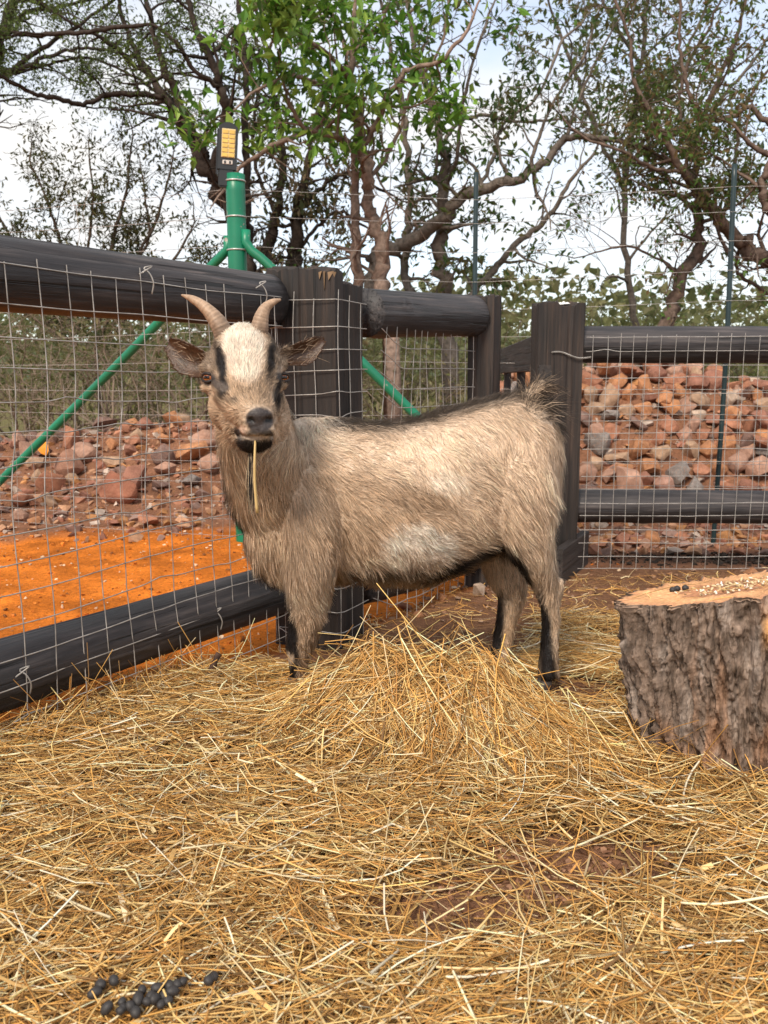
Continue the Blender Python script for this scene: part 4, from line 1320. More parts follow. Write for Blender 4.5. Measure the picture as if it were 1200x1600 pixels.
def fo_(n):
    x = rng.uniform(-2, 1.0, n); y = rng.uniform(1.6, 4.2, n)
    k = fence_side(x, y) < .03
    return x[k], y[k]
chips('sand_crumbs', 3800, fo_, [(.5, .15, .025), (.42, .12, .022), (.6, .2, .04), (.2, .08, .03), (.62, .45, .3)], .004, .022, 'clod')
def fb_(n):
    x = rng.normal(.22, .13, n); y = rng.normal(1.05, .075, n)
    return x, y
chips('soil_clods', 1700, fb_, [(.21, .105, .06), (.16, .08, .045), (.27, .15, .09)], .003, .016, 'clod')
def fp_(n):
    x = rng.uniform(-.5, 2.2, n); y = rng.uniform(1.0, 3.5, n)
    k = (fence_side(x, y) > -.05) & (rng.random(n) < .35 + .65 * (y > 2.2))
    return x[k], y[k]
chips('soil_clods', 5200, fp_, [(.2, .105, .062), (.16, .085, .05), (.26, .15, .09), (.3, .19, .13)], .004, .026, 'clod')
# ------------------------------------------------------------------ trees
def leaves_mesh(name, P, size, cols, parent, droop=.3, aspect=.42, spread=None, jitter=.25, narrow=None):
    """one folded leaf per point"""
    N = len(P)
    if N == 0: return None
    d = rng.normal(size=(N, 3)); d[:, 2] -= droop; d /= np.linalg.norm(d, axis=1)[:, None]
    up = rng.normal(size=(N, 3)) * .6 + [0, 0, 1.0]
    s = np.cross(d, up); s /= np.linalg.norm(s, axis=1)[:, None] + 1e-9
    n = np.cross(s, d)
    L_ = size * (.6 + .8 * rng.random(N))[:, None]
    w = L_ * aspect * .5
    V = np.stack([P, P + d * L_ * .5 + s * w + n * w * .35, P + d * L_ - n * w * .3, P + d * L_ * .5 - s * w + n * w * .35], 1).reshape(-1, 3)
    b = np.arange(N)[:, None] * 4
    F = np.concatenate([b + np.array([[0, 1, 2]]), b + np.array([[0, 2, 3]])])
    cols = np.asarray(cols, float) * 1.25
    # neighbouring leaves share a tone
    q = (vnoise(P[:, 0] * 2.2, P[:, 1] * 2.2, P[:, 2] * 2.2, 77) * .5 + .5 + jitter * rng.normal(size=N)).clip(0, .999)
    c = cols[(q * len(cols)).astype(int)] * (.7 + .6 * rng.random((N, 1)))
    o = obj(name, mesh_np(name, V, F, M['leaf'], np.repeat(np.clip(c, 0, 1), 4, axis=0), smooth=False), parent)
    o['kind'] = 'stuff'
    return o

def grow(mb, tips, p, d, Ln, r, depth, col, wander=.35, up=.12, kids=(2, 4), tipstep=.06, minr=.0022, flat=0):
    """a branch that wanders, tapers, splits and leaves its twig points in tips"""
    n = max(4, int(Ln / .09))
    P, R = [p], [r]
    q, dd = p.copy(), d / np.linalg.norm(d)
    for i_ in range(n):
        dd = dd + wander * rng.normal(size=3) * .5 + np.array([0, 0, up * .25])
        if flat: dd[2] *= 1 - flat
        dd /= np.linalg.norm(dd)
        q = q + dd * Ln / n
        P.append(q); R.append(max(minr, r * (1 - .75 * (i_ + 1) / n)))
    P = np.array(P)
    mb.tube(P, np.array(R), 5 if r > .008 else 3, False, col * (.8 + .4 * rng.random()))
    if depth <= 1:
        for a in np.arange(.25, 1.001, tipstep / max(Ln, .1)):
            k = a * n; i0 = min(int(k), n - 1)
            tips.append(P[i0] + (P[i0 + 1] - P[i0]) * (k - i0))
    if depth > 0:
        for _ in range(rng.integers(kids[0], kids[1] + 1)):
            a = .25 + .75 * rng.random(); k = a * n; i0 = min(int(k), n - 1)
            b = P[i0] + (P[i0 + 1] - P[i0]) * (k - i0)
            nd_ = (P[i0 + 1] - P[i0]); nd_ = nd_ / np.linalg.norm(nd_) + .85 * rng.normal(size=3)
            grow(mb, tips, b, nd_, Ln * (.45 + .3 * rng.random()), max(minr, R[i0] * .6), depth - 1, col, wander, up, kids, tipstep, minr, flat)

def tree(name, label, Yd, limbs, bark, leafcols, leaf, per_tip, twig_every=.22, twig_len=.6, depth=2, spread=.05, drop=.35, up=.12, keep=lambda p: True,
         group='trees behind the fences', aspect=.42, crown_name='crown', flat=0, ylim=None, kids=(2, 3)):
    """limbs: lists of (u, v, r px[, dY]) ; the first is the trunk, the rest are boughs"""
    p0 = at(*limbs[0][0][:2], Yd); base = np.array([p0[0], Yd, float(gz(p0[0], Yd))])
    t = thing(name, label, 'tree', base, group)
    tips = []
    bark = np.array(bark)
    for li, lb in enumerate(limbs):
        A = []
        for q, row in enumerate(lb):
            dy = row[3] if len(row) > 3 else 0
            p = at(row[0], row[1], Yd + dy); A.append([*p, (row[2] if row[2] > 9 else row[2] * .82) * .88 * Yd * CT / FPX])
        n = max(8, 5 * len(A)); A = resample(A, n); A[:, 3] = np.maximum(A[:, 3], .003)
        P = A[:, :3].copy()
        P += .35 * A[:, 3:4] * rng.normal(size=P.shape)
        if li == 0 and P[0, 2] > base[2] - .1:
            P = np.vstack([[P[0, 0] + .03, P[0, 1], base[2] - .15], P]); A = np.vstack([A[:1], A]); A[0, 3] *= 1.25; n += 1
        mb = MB()
        mb.tube(P - base, A[:, 3], 10 if A[:, 3].max() > .03 else 6, True, bark)
        d = np.r_[0, np.cumsum(np.linalg.norm(np.diff(P, axis=0), axis=1))]
        s0 = .35 * d[-1] if li == 0 else .1 * d[-1]
        s = s0
        while s < d[-1]:
            k = min(np.searchsorted(d, s), n - 1)
            tg = P[k] - P[k - 1]; tg /= np.linalg.norm(tg) + 1e-9
            dv = tg * .5 + rng.normal(size=3) * np.array([.9, .9, .7]) + [0, 0, .15]
            grow(mb, tips, P[k] - base, dv, twig_len * (.5 + .8 * rng.random()), min(.55 * A[k, 3], .022), depth, bark, .45, up, kids, flat=flat)
            s += twig_every * (.5 + rng.random())
        tg = P[-1] - P[-2]
        grow(mb, tips, P[-1] - base, tg, twig_len, A[-1, 3], depth, bark, .4, up, kids, flat=flat)
        obj('trunk' if li == 0 else 'bough', mb.mesh('bough', M['bark']), t)
    tips = np.array(tips)
    m_ = np.array([keep(p) for p in tips + base])
    tips = tips[m_]
    # clumps: some twigs carry many leaves, others nearly none
    cl = vnoise(tips[:, 0] * 1.6, tips[:, 1] * 1.6, tips[:, 2] * 1.6, len(limbs)) * .5 + .5
    cnt = rng.poisson(1.15 * per_tip * np.clip(2.2 * cl, .1, 2))
    Pt = np.repeat(tips, cnt, axis=0); Pt = Pt + spread * rng.normal(size=Pt.shape)
    leaves_mesh(crown_name, Pt, leaf, leafcols, t, drop, aspect)
    return t

def above(v0):       # keep leaves above a picture height at the tree's own distance
    return lambda p: CAM_H + p[1] * math.tan(math.atan((800 - v0) / FPX) - TILT) < p[2]

OLIVE = [(.050, .075, .020), (.070, .095, .026), (.095, .115, .035), (.040, .060, .018)]
GREEN = [(.070, .165, .022), (.11, .235, .030), (.16, .30, .045), (.055, .115, .02), (.23, .34, .06), (.13, .20, .04)]
DRYG = [(.10, .095, .035), (.075, .085, .030), (.13, .105, .045), (.15, .085, .035), (.06, .085, .025)]

tree('acacia_tree', 'dark forked thorn tree rising behind the green steel post', 7.6, [
    [(390, 520, 17), (384, 420, 16), (366, 335, 17), (342, 280, 18), (325, 248, 16), (300, 212, 10), (280, 160, 9), (258, 112, 8), (242, 62, 6), (232, 15, 5), (222, -40, 4)],
    [(322, 250, 11), (290, 205, 10), (262, 160, 9, .2), (240, 125, 8, .3), (215, 85, 6, .4), (192, 30, 5, .5), (180, -20, 4, .5)],
    [(336, 268, 11), (352, 215, 10, -.2), (352, 185, 10, -.3), (345, 135, 9, -.4), (328, 88, 8, -.4), (305, 40, 6, -.4), (288, -30, 5, -.4)],
    [(386, 420, 9), (387, 300, 9, .3), (382, 200, 8, .4), (383, 100, 7, .5), (375, 20, 6, .5), (372, -60, 5, .5)],
    [(258, 152, 6, .2), (215, 148, 6, .1), (165, 149, 5, 0), (122, 165, 5, -.1), (95, 155, 5, -.2), (50, 145, 4, -.3), (0, 120, 4, -.4), (-50, 105, 3, -.4)],
    [(240, 122, 5, .3), (205, 95, 5, .3), (160, 60, 4, .2), (120, 40, 3, .1), (70, 10, 3, 0)],
    [(345, 135, 5, -.4), (310, 115, 4, -.5), (270, 60, 4, -.6), (250, 45, 3, -.6), (190, 42, 4, -.6), (120, 52, 4, -.6), (0, 50, 5, -.6), (-60, 45, 5, -.6)],
    [(262, 160, 4, .2), (225, 130, 4, .5), (180, 105, 3, .7), (130, 90, 3, .8), (60, 105, 3, .8), (10, 118, 3, .8)],
    [(328, 88, 4, -.4), (360, 50, 4, -.3), (395, 20, 3, -.2), (420, -30, 3, 0)],
    ], (.045, .034, .028), [(.055, .085, .022), (.08, .115, .028), (.11, .15, .036)], .045, 3.6, .22, .55, 2, .05, .1, up=.05, keep=lambda p: above(225)(p) and rng.random() < .85, aspect=.34, flat=.25)

tree('thorn_tree', 'dark thorn tree leaning in from the upper left corner', 8.2, [
    [(-90, 520, 18), (-70, 300, 16), (-30, 120, 13), (0, 45, 11), (22, 0, 9), (45, -60, 7)],
    [(-20, 105, 6), (20, 110, 5), (70, 90, 4), (130, 75, 3), (180, 80, 3)],
    [(-50, 200, 6), (-10, 130, 5), (30, 100, 5), (90, 60, 4), (150, 20, 3), (200, -20, 3)],
    [(5, 35, 4), (60, 15, 4), (120, 5, 3), (180, -10, 3)],
    ], (.050, .040, .034), [(.055, .080, .022), (.075, .10, .026), (.10, .13, .036)], .045, 3.6, .24, .6, 2, .05, .1, up=.02, keep=above(170), aspect=.34, flat=.25)

tree('bushwillow_tree', 'pinkish-barked tree with two stems and bright green leaves behind the corner post', 6.7, [
    [(604, 520, 15), (597, 440, 14), (586, 350, 12), (571, 270, 11), (556, 200, 10), (546, 140, 8), (549, 110, 7), (553, 60, 6), (556, 0, 4), (560, -60, 3)],
    [(566, 520, 11), (556, 400, 10), (552, 300, 9), (557, 230, 8)],
    [(566, 230, 7), (590, 190, 7), (606, 150, 6, -.2), (640, 110, 5, -.3), (690, 95, 4, -.4), (718, 60, 4, -.4)],
    [(556, 232, 7), (530, 214, 6, -.2), (480, 206, 6, -.4), (430, 226, 5, -.5), (374, 262, 4, -.6)],
    [(548, 130, 5), (520, 90, 4, -.3), (480, 60, 4, -.5), (440, 20, 3, -.6), (410, -30, 3, -.6)],
    [(552, 150, 5), (500, 130, 4, -.4), (450, 120, 4, -.6), (405, 140, 3, -.7)],
    [(553, 80, 4), (590, 50, 4, .1), (640, 20, 3, .2), (680, -30, 3, .2)],
    [(545, 120, 4), (535, 60, 4, .3), (515, 10, 4, .3), (500, -50, 3, .3)],
    [(480, 206, 4, -.4), (455, 170, 4, -.5), (440, 120, 3, -.6), (420, 80, 3, -.7)],
    [(573, 285, 5), (600, 250, 5, .2), (625, 200, 4, .3), (640, 150, 4, .3), (690, 70, 3, .3), (700, 10, 3, .3)],
    ], (.20, .142, .112), GREEN, .10, 2.2, .22, .46, 2, .055, .2, up=.12, keep=lambda p: above(235)(p) and rng.random() < (.95 if p[0] < .1 else .55), aspect=.40)

tree('grey_tree', 'grey lichened tree with a long bough reaching to the right, mid picture', 7.9, [
    [(700, 540, 15), (693, 440, 14), (690, 370, 12), (696, 300, 10), (690, 220, 9), (672, 150, 7), (650, 90, 6), (640, 20, 4), (630, -50, 3)],
    [(585, 470, 13), (592, 395, 13), (640, 378, 12), (690, 345, 11, -.2), (735, 306, 10, -.3), (800, 285, 9, -.4), (850, 255, 8, -.4), (884, 216, 7, -.4), (920, 214, 6, -.4), (970, 220, 5, -.4), (1025, 245, 4, -.4), (1075, 272, 3, -.4)],
    [(720, 470, 8), (755, 440, 8, .2), (800, 390, 7, .3), (846, 350, 6, .4), (872, 318, 5, .4), (900, 270, 4, .4), (930, 240, 3, .4)],
    [(640, 470, 9), (632, 400, 9, .3), (640, 330, 8, .4), (636, 250, 7, .4), (630, 180, 6, .4), (615, 100, 5, .4), (600, 20, 4, .4)],
    [(826, 266, 4, -.4), (838, 225, 4, -.4), (852, 188, 3, -.4), (882, 130, 3, -.4), (912, 90, 3, -.4), (930, 30, 2, -.4)],
    [(740, 304, 4, -.3), (770, 250, 4, -.2), (790, 190, 3, 0), (830, 160, 3, 0), (880, 60, 3, .1)],
    [(690, 225, 5), (720, 190, 4, .2), (750, 180, 4, .3), (800, 190, 3, .4), (860, 188, 3, .4)],
    [(694, 300, 5), (715, 240, 4, -.3), (720, 180, 4, -.4), (735, 110, 3, -.5), (760, 40, 3, -.5)],
    [(885, 214, 4, -.4), (895, 180, 3, -.4), (920, 120, 3, -.4), (950, 60, 2, -.4)],
    ], (.15, .125, .105), [(.045, .085, .022), (.06, .11, .028), (.09, .12, .035), (.11, .095, .035)], .075, 1.1, .24, .50, 2, .06, .35, up=.15, keep=lambda p: rng.random() < .8, aspect=.42)

tree('dark_tree', 'two dark ragged trunks standing between green post and corner post', 8.8, [
    [(424, 560, 11), (424, 450, 10), (421, 390, 11), (432, 335, 9), (440, 250, 8), (436, 180, 6), (420, 110, 4)],
    [(466, 560, 14), (464, 450, 13), (460, 395, 12), (470, 330, 10), (480, 260, 8), (492, 190, 6), (520, 120, 4)],
    [(470, 330, 5), (505, 290, 5), (540, 270, 4), (600, 300, 3)],
    [(432, 330, 5), (405, 280, 4), (395, 230, 4), (400, 160, 3)],
    [(462, 400, 5), (500, 350, 4), (530, 330, 4), (560, 350, 3)],
    ], (.055, .042, .034), [(.13, .10, .05), (.09, .085, .04), (.06, .075, .028), (.17, .125, .065)], .085, 2.0, .2, .42, 2, .07, .9, up=-.1, keep=lambda p: rng.random() < .9, aspect=.4)

tree('tangle_tree', 'brown branching tree at the right with a leaning bough and sparse olive leaves', 7.2, [
    [(1030, 560, 13), (1046, 490, 12), (1066, 435, 11), (1092, 372, 10), (1091, 320, 9), (1085, 245, 8), (1096, 190, 6), (1120, 130, 5), (1150, 60, 4), (1170, -20, 3)],
    [(1260, 440, 16), (1210, 412, 14), (1160, 380, 12), (1112, 330, 11, -.1), (1084, 290, 10, -.1), (1068, 268, 8, -.2), (1040, 215, 7, -.2), (1012, 170, 5, -.3), (992, 130, 4, -.3), (984, 60, 3, -.3), (960, 0, 3, -.3)],
    [(1260, 345, 12, -.6), (1205, 325, 10, -.6), (1188, 306, 8, -.6), (1190, 285, 7, -.6), (1210, 240, 6, -.6)],
    [(1240, 205, 6, -.3), (1200, 192, 6, -.3), (1164, 168, 5, -.3), (1150, 180, 5, -.3), (1112, 184, 5, -.3), (1086, 165, 4, -.3), (1070, 118, 4, -.3), (1062, 60, 3, -.3), (1064, -10, 3, -.3)],
    [(1090, 300, 5), (1130, 292, 5, .2), (1180, 290, 4, .3), (1240, 285, 4, .3)],
    [(1084, 245, 5), (1060, 170, 4, .3), (1075, 100, 4, .4), (1110, 40, 3, .4)],
    [(1066, 268, 4, -.2), (1020, 262, 4, -.2), (980, 240, 3, -.2), (940, 225, 3, -.2)],
    [(1092, 350, 5, .2), (1130, 330, 5, .3), (1150, 250, 4, .4), (1160, 170, 4, .5), (1200, 110, 3, .5)],
    [(1070, 430, 4), (1020, 400, 3, .2), (980, 385, 3, .3), (930, 395, 2, .3)],
    [(1160, 380, 5), (1150, 420, 4, .2), (1185, 450, 4, .2), (1220, 470, 3, .2)],
    ], (.125, .088, .070), [(.065, .10, .026), (.09, .125, .033), (.13, .12, .045), (.15, .10, .045), (.055, .09, .022), (.10, .19, .04)], .054, 2.7, .20, .55, 2, .06, .3, up=.10,
    keep=lambda p: above(330)(p) and p[0] > 1.75 or rng.random() < .16, aspect=.42, kids=(2, 4))

tree('olive_tree', 'thin pale-leaved tree crown filling the top right corner', 9.5, [
    [(1000, 560, 8), (985, 450, 7), (975, 330, 6), (985, 220, 6), (1000, 120, 5), (1010, 20, 4), (1015, -60, 3)],
    [(978, 300, 5), (930, 200, 4), (900, 120, 4), (870, 40, 3)],
    [(990, 200, 5), (1050, 120, 4), (1090, 40, 3), (1120, -30, 3)],
    [(985, 250, 4), (1050, 210, 4), (1130, 150, 4), (1190, 80, 3)],
    [(1003, 100, 4), (960, 40, 3), (930, -30, 3)],
    ], (.12, .10, .085), [(.07, .095, .03), (.10, .11, .04), (.13, .115, .05), (.055, .08, .025)], .08, 1.5, .26, .75, 2, .09, .3, keep=above(260), kids=(2, 4))

# the loose sapling against the sky at the left
tree('sapling', 'loose feathery sapling with small olive leaves left of the green post', 8.4, [
    [(150, 560, 5), (160, 460, 4), (175, 380, 4), (195, 310, 3), (205, 225, 2)],
    [(140, 500, 4), (110, 420, 4), (85, 350, 3), (60, 280, 2), (45, 250, 2)],
    [(165, 480, 4), (215, 400, 3), (245, 340, 3), (268, 262, 2)],
    [(130, 520, 4), (60, 440, 3), (20, 380, 3), (-10, 320, 2)],
    [(170, 500, 4), (140, 390, 3), (145, 300, 2), (140, 250, 2)],
    [(180, 520, 4), (235, 450, 3), (275, 400, 3), (300, 360, 2)],
    [(120, 540, 4), (20, 470, 3), (-20, 420, 3), (-60, 330, 2)],
    [(160, 520, 4), (190, 440, 3), (230, 380, 3), (225, 290, 2)],
    ], (.10, .075, .055), [(.085, .085, .030), (.065, .075, .026), (.11, .10, .04), (.05, .065, .022)], .055, 2.6, .13, .34, 2, .05, .3, keep=lambda p: rng.random() < .9, group=None, aspect=.36, kids=(2, 4))

# ------------------------------------------------------------------ scrub
def bush(x, y, h, w, label, cols, n_st, leaf, per, bark=(.12, .09, .065), dens=1.0, group='scrub beyond the rocks', depth=2, aspect=.4):
    z = float(gz(x, y))
    t = thing('bush', label, 'bush', (x, y, z), group)
    mb = MB(); tips = []
    for _ in range(n_st):
        a = rng.random() * 6.28; q = rng.random() ** .5
        p = np.array([.25 * w * q * math.cos(a), .25 * w * q * math.sin(a), -.04])
        d = np.array([.75 * w / h * math.cos(a) * rng.random(), .75 * w / h * math.sin(a) * rng.random(), 1.0])
        grow(mb, tips, p, d, h * (.6 + .5 * rng.random()), .010 + .008 * rng.random(), depth, np.array(bark), .5, .05, (2, 4), tipstep=.07)
    obj('stems', mb.mesh('stems', M['twig']), t)['kind'] = 'stuff'
    tips = np.array(tips)
    cnt = rng.poisson(per * np.clip(vnoise(tips[:, 0] * 2.5, tips[:, 1] * 2.5, tips[:, 2] * 2.5, int(x * 10) % 91) + .9, .1, 2))
    Pt = np.repeat(tips, cnt, axis=0); Pt = Pt + .06 * rng.normal(size=Pt.shape)
    leaves_mesh('foliage', Pt, leaf, cols, t, .2, aspect)
    return t
BUSHG = [(.12, .115, .045), (.085, .095, .034), (.17, .14, .07), (.13, .13, .045)]
BUSHL = [(.19, .19, .06), (.15, .165, .05), (.22, .19, .08), (.12, .14, .042)]
lab = {'l': ('dry grey-brown thicket of twigs with dull olive leaves, behind the left rock bank', BUSHG, 'thicket behind the left bank'),
       'm': ('olive scrub bush seen through the middle panel and the gate', BUSHG, 'scrub behind the gate'),
       'r': ('yellow-green bush on the rise behind the right rock pile', BUSHL, 'bushes behind the right pile')}
for (x, y, h, w, k) in ((-3.9, 7.3, 1.35, 1.6, 'l'), (-3.1, 7.0, 1.2, 1.6, 'l'), (-2.5, 7.4, 1.35, 1.6, 'l'), (-1.9, 6.9, 1.2, 1.5, 'l'), (-1.3, 7.3, 1.3, 1.5, 'l'), (-.75, 6.9, 1.15, 1.4, 'l'), (-3.5, 8.3, 1.5, 1.9, 'l'), (-2.2, 8.4, 1.5, 1.9, 'l'), (-1.0, 8.3, 1.5, 1.9, 'l'),
                        (-.15, 7.2, 1.15, 1.4, 'm'), (.45, 6.9, 1.15, 1.4, 'm'), (1.0, 7.6, 1.2, 1.5, 'm'), (.2, 8.6, 1.45, 2.0, 'm'), (1.5, 8.6, 1.5, 1.8, 'm'),
                        (2.1, 9.2, 1.5, 2.0, 'r'), (3.0, 9.6, 1.45, 2.2, 'r'), (4.0, 9.4, 1.5, 2.2, 'r'), (5.2, 9.6, 1.6, 2.2, 'r'), (2.5, 7.5, .75, 1.1, 'r'), (3.2, 7.3, .85, 1.2, 'r'), (4.0, 7.4, .9, 1.2, 'r')):
    lb, cs, gp = lab[k]
    if k == 'l':
        lb = ('tall back-row' if y > 8 else 'grey-brown twiggy') + ' thicket behind the left bank, ' + ('at the left edge' if x < -3.3 else 'left of the green brace' if x < -2.3 else 'behind the green brace' if x < -1.5 else 'behind the goat ear' if x < -.9 else 'behind the goat head')
    elif k == 'm':
        lb = ('tall ' if y > 8 else 'low ') + 'olive scrub bush seen ' + ('beside the corner post' if x < 0 else 'through the middle panel' if x < .8 else 'in the gap beside the gate')
    else:
        lb = ('tall ' if y > 8.5 else 'low ') + 'yellow-green bush behind the right rock pile, ' + ('next to the gate post' if x < 2.3 else 'left of the steel dropper' if x < 3.05 else 'right of the steel dropper' if x < 4.1 else 'at the right edge')
    bush(x, y, h, w, lb, cs, 13 if k == 'l' else 8, .055 if k != 'r' else .06, .95 if k == 'l' else 1.45, group=gp, bark=(.24, .18, .135) if k == 'l' else (.13, .10, .07))

# far woods and the low hill
def far_leaves(n):
    x = rng.uniform(-60, 75, n); y = rng.uniform(22, 60, n)
    top = 2.6 + 1.8 * (vnoise(x * .22, y * .22, 0, 4) * .5 + .5) + .03 * (y - 22)
    z = top * (1 - (1 - rng.random(n)) ** 1.4 * .98)
    return np.stack([x, y, z], 1)
P = far_leaves(64000)
fw = leaves_mesh('far_woods', P, .34, [(.10, .11, .045), (.125, .13, .052), (.15, .14, .065), (.09, .10, .04)], None, .1, .7)
gx2, gy2 = np.linspace(-260, 320, 90), np.linspace(110, 330, 40)
X, Y = np.meshgrid(gx2, gy2)
Z = -2 + 15 * np.exp(-((Y - 230) / 60) ** 2) * (.65 + .5 * fbm(X * .008, Y * .008, 0, 3, 6)) * (1 + .5 * np.exp(-((X - 95) / 70) ** 2)) + 1.2 * fbm(X * .1, Y * .1, 0, 3, 2)
i = (np.arange(39)[:, None] * 90 + np.arange(89)[None]).reshape(-1, 1)
hc = np.array([.075, .09, .045]) * (1 + .35 * fbm(X.ravel() * .15, Y.ravel() * .15, 0, 3, 5)[:, None])
obj('hill', mesh_np('hill', np.stack([X, Y, Z], -1).reshape(-1, 3), i + np.array([[0, 1, 91, 90]]), M['clod'], hc), kind='structure')
# ------------------------------------------------------------------ hay
def mound(x, y):
    def g(cx, cy, sx, sy, a=0):
        ca, sa = math.cos(a), math.sin(a)
        p, q = (x - cx) * ca + (y - cy) * sa, -(x - cx) * sa + (y - cy) * ca
        return np.exp(-((p / sx) ** 2 + (q / sy) ** 2) ** 1.35)
    h = .125 * g(.05, 1.565, .21, .115, -.2) + .070 * g(.24, 1.46, .16, .10, -.5) + .022 * g(-.12, 1.60, .12, .09, 0)
    return h * (1 + .28 * fbm(x * 7, y * 7, 2, 2, 66))
def hay_h(x, y):
    h = .018 + .012 * fbm(x * 4, y * 4, 5, 3, 61)
    return h * hay_d(x, y)
def hay_d(x, y):
    """how thick the litter lies"""
    fs = fence_side(x, y)
    n = fbm(x * 2.6, y * 2.6, 3, 3, 71); n2 = fbm(x * 7, y * 7, 3, 2, 72)
    d = np.ones_like(x)
    edge = 1.93 + .05 * n + .55 * sstep(.30, .55, x) + .10 * sstep(-.2, .1, x)
    d = d * sstep(edge + .16, edge - .05, y + .06 * n2)
    d = d * sstep(.04, .19, fs + .06 * n2)
    def hole(cx, cy, rx, ry, k):
        return 1 - k * (1 - sstep(.55, 1.15, np.hypot((x - cx) / rx, (y - cy) / ry) + .35 * n2))
    d = d * hole(.13, 1.00, .20, .085, .88) * hole(.28, 1.10, .19, .10, .93) * hole(.04, .96, .12, .05, .8) * hole(.39, 1.77, .15, .12, .92) * hole(.22, .80, .07, .035, .6) * hole(.62, .86, .05, .03, .6)
    return d

def top_z(x, y):
    return gz(x, y) + hay_h(x, y)

STRAW = np.array([(.76, .47, .160), (.66, .36, .105), (.84, .58, .245), (.52, .255, .07), (.36, .20, .065), (.90, .70, .40), (.72, .39, .105), (.28, .145, .048)])
def straw(name, n, sampler, base_fn, lay, len_rng, w_rng, sides, ang_fn=None, tilt=.10, K=5, bend=.5, dark=1.0, parent=None, pal=None, minz=True):
    x, y = sampler(n)
    N = len(x)
    ang = rng.random(N) * np.pi * 2 if ang_fn is None else ang_fn(x, y)
    Ln = len_rng[0] + (len_rng[1] - len_rng[0]) * rng.random(N) ** 1.7
    t = np.linspace(-.5, .5, K)
    curv = bend * rng.normal(size=N)
    # gentle arc plus an occasional kink
    a = ang[:, None] + curv[:, None] * t[None] * 1.6 + np.where(rng.random((N, 1)) < .30, .85 * rng.normal(size=(N, 1)) * (t[None] > .1), 0)
    dx, dy = np.cos(a), np.sin(a)
    step = Ln[:, None] / (K - 1)
    px = x[:, None] + np.cumsum(dx * step, 1) - (dx * step).sum(1)[:, None] * .5
    py = y[:, None] + np.cumsum(dy * step, 1) - (dy * step).sum(1)[:, None] * .5
    zb = base_fn(px, py)
    # a stem is stiffer than the ground: smooth what it lies on
    zs = zb.copy(); zs[:, 1:-1] = (zb[:, :-2] + zb[:, 1:-1] * 2 + zb[:, 2:]) / 4
    lf = lay[0] + (lay[1] - lay[0]) * rng.random(N)
    tl = tilt * rng.normal(size=N)
    z = zs + lf[:, None] + tl[:, None] * t[None] * Ln[:, None] + .06 * rng.normal(size=(N, 1)) * Ln[:, None] * (t[None] ** 2 * 4)
    if minz: z = np.maximum(z, zb - .004)
    P = np.stack([px, py, z], -1)
    sd_ = np.stack([-np.sin(ang), np.cos(ang), .5 * rng.normal(size=N)], 1)
    w = (w_rng[0] + (w_rng[1] - w_rng[0]) * rng.random(N) ** 2.2)[:, None] * (1 - .35 * rng.random((N, 1)) * (t[None] + .5))
    V, F = strands(P, sd_, w, sides)
    pl = STRAW if pal is None else np.array(pal)
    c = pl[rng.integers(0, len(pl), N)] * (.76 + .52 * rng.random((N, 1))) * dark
    c = np.repeat(np.clip(c, 0, .95), K * sides, axis=0)
    c = c * (.85 + .3 * rng.random((N, K, 1)).repeat(sides, axis=1).reshape(-1, 1))
    o = obj(name, mesh_np(name, V, F, M['straw'], np.clip(c, 0, .95), smooth=sides == 3), parent)
    o['kind'] = 'stuff'
    return o

def litter_sampler(pw=1.0):
    def f(n):
        X_, Y_ = [], []
        tot = 0
        while tot < n:
            y = .52 + (2.75 - .52) * rng.random(n * 2) ** 1.25
            x = (rng.random(n * 2) * 2 - 1) * (.36 + .56 * y)
            k = rng.random(n * 2) < hay_d(x, y) ** pw
            X_.append(x[k]); Y_.append(y[k]); tot += k.sum()
        return np.concatenate(X_)[:n], np.concatenate(Y_)[:n]
    return f
allh = lambda x, y: gz(x, y) + hay_h(x, y) + mound(x, y)
litz = lambda x, y: gz(x, y) + hay_h(x, y) * .6 + mound(x, y) * .93

def flow(x, y):
    """hay lies combed: sideways in front, down the slope of the pile"""
    a = rng.random(len(x)) * np.pi
    near_m = mound(x, y) > .02
    comb = -.55 + .55 * rng.normal(size=len(x))
    comb2 = .15 + .75 * rng.normal(size=len(x))
    pick = rng.random(len(x))
    a = np.where(pick < .62, comb2, a)
    a = np.where(near_m & (pick < .85), comb, a)
    return a
# a dense under-layer, its colour darkened for shaded gaps, then the stems one sees
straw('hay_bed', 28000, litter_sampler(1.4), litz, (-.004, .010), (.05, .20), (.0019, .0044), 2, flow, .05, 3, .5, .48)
straw('hay_litter', 29500, litter_sampler(1.1), litz, (.004, .024), (.05, .24), (.0011, .0029), 3, flow, .10, 4, .34)
straw('hay_litter', 1700, litter_sampler(.8), litz, (.010, .026), (.07, .26), (.0020, .0048), 3, flow, .13, 6, .4, 1.0, None, [(.80, .62, .33), (.88, .74, .48), (.72, .52, .24), (.66, .46, .18), (.90, .80, .60)])
straw('hay_flakes', 520, litter_sampler(.8), litz, (.010, .026), (.03, .10), (.003, .0075), 2, None, .25, 4, .12, 1.0, None, [(.80, .60, .30), (.72, .52, .24), (.84, .70, .46), (.62, .38, .14)])
straw('hay_chaff', 5200, litter_sampler(.12), litz, (.002, .014), (.006, .03), (.001, .003), 2, None, .3, 3, .2)
# a few thin stems on the bare soil behind the goat and beside the stump
def thin_s(n):
    x = rng.uniform(-.3, 2.0, n * 2); y = rng.uniform(1.9, 3.2, n * 2)
    k = (fence_side(x, y) > .02) & (rng.random(n * 2) < .25 + .75 * (vnoise(x * 2, y * 2, 0, 3) > .1))
    return x[k][:n], y[k][:n]
straw('hay_wisps', 1500, thin_s, lambda x, y: gz(x, y), (.003, .012), (.05, .2), (.0014, .003), 2, None, .08, 5, .6)
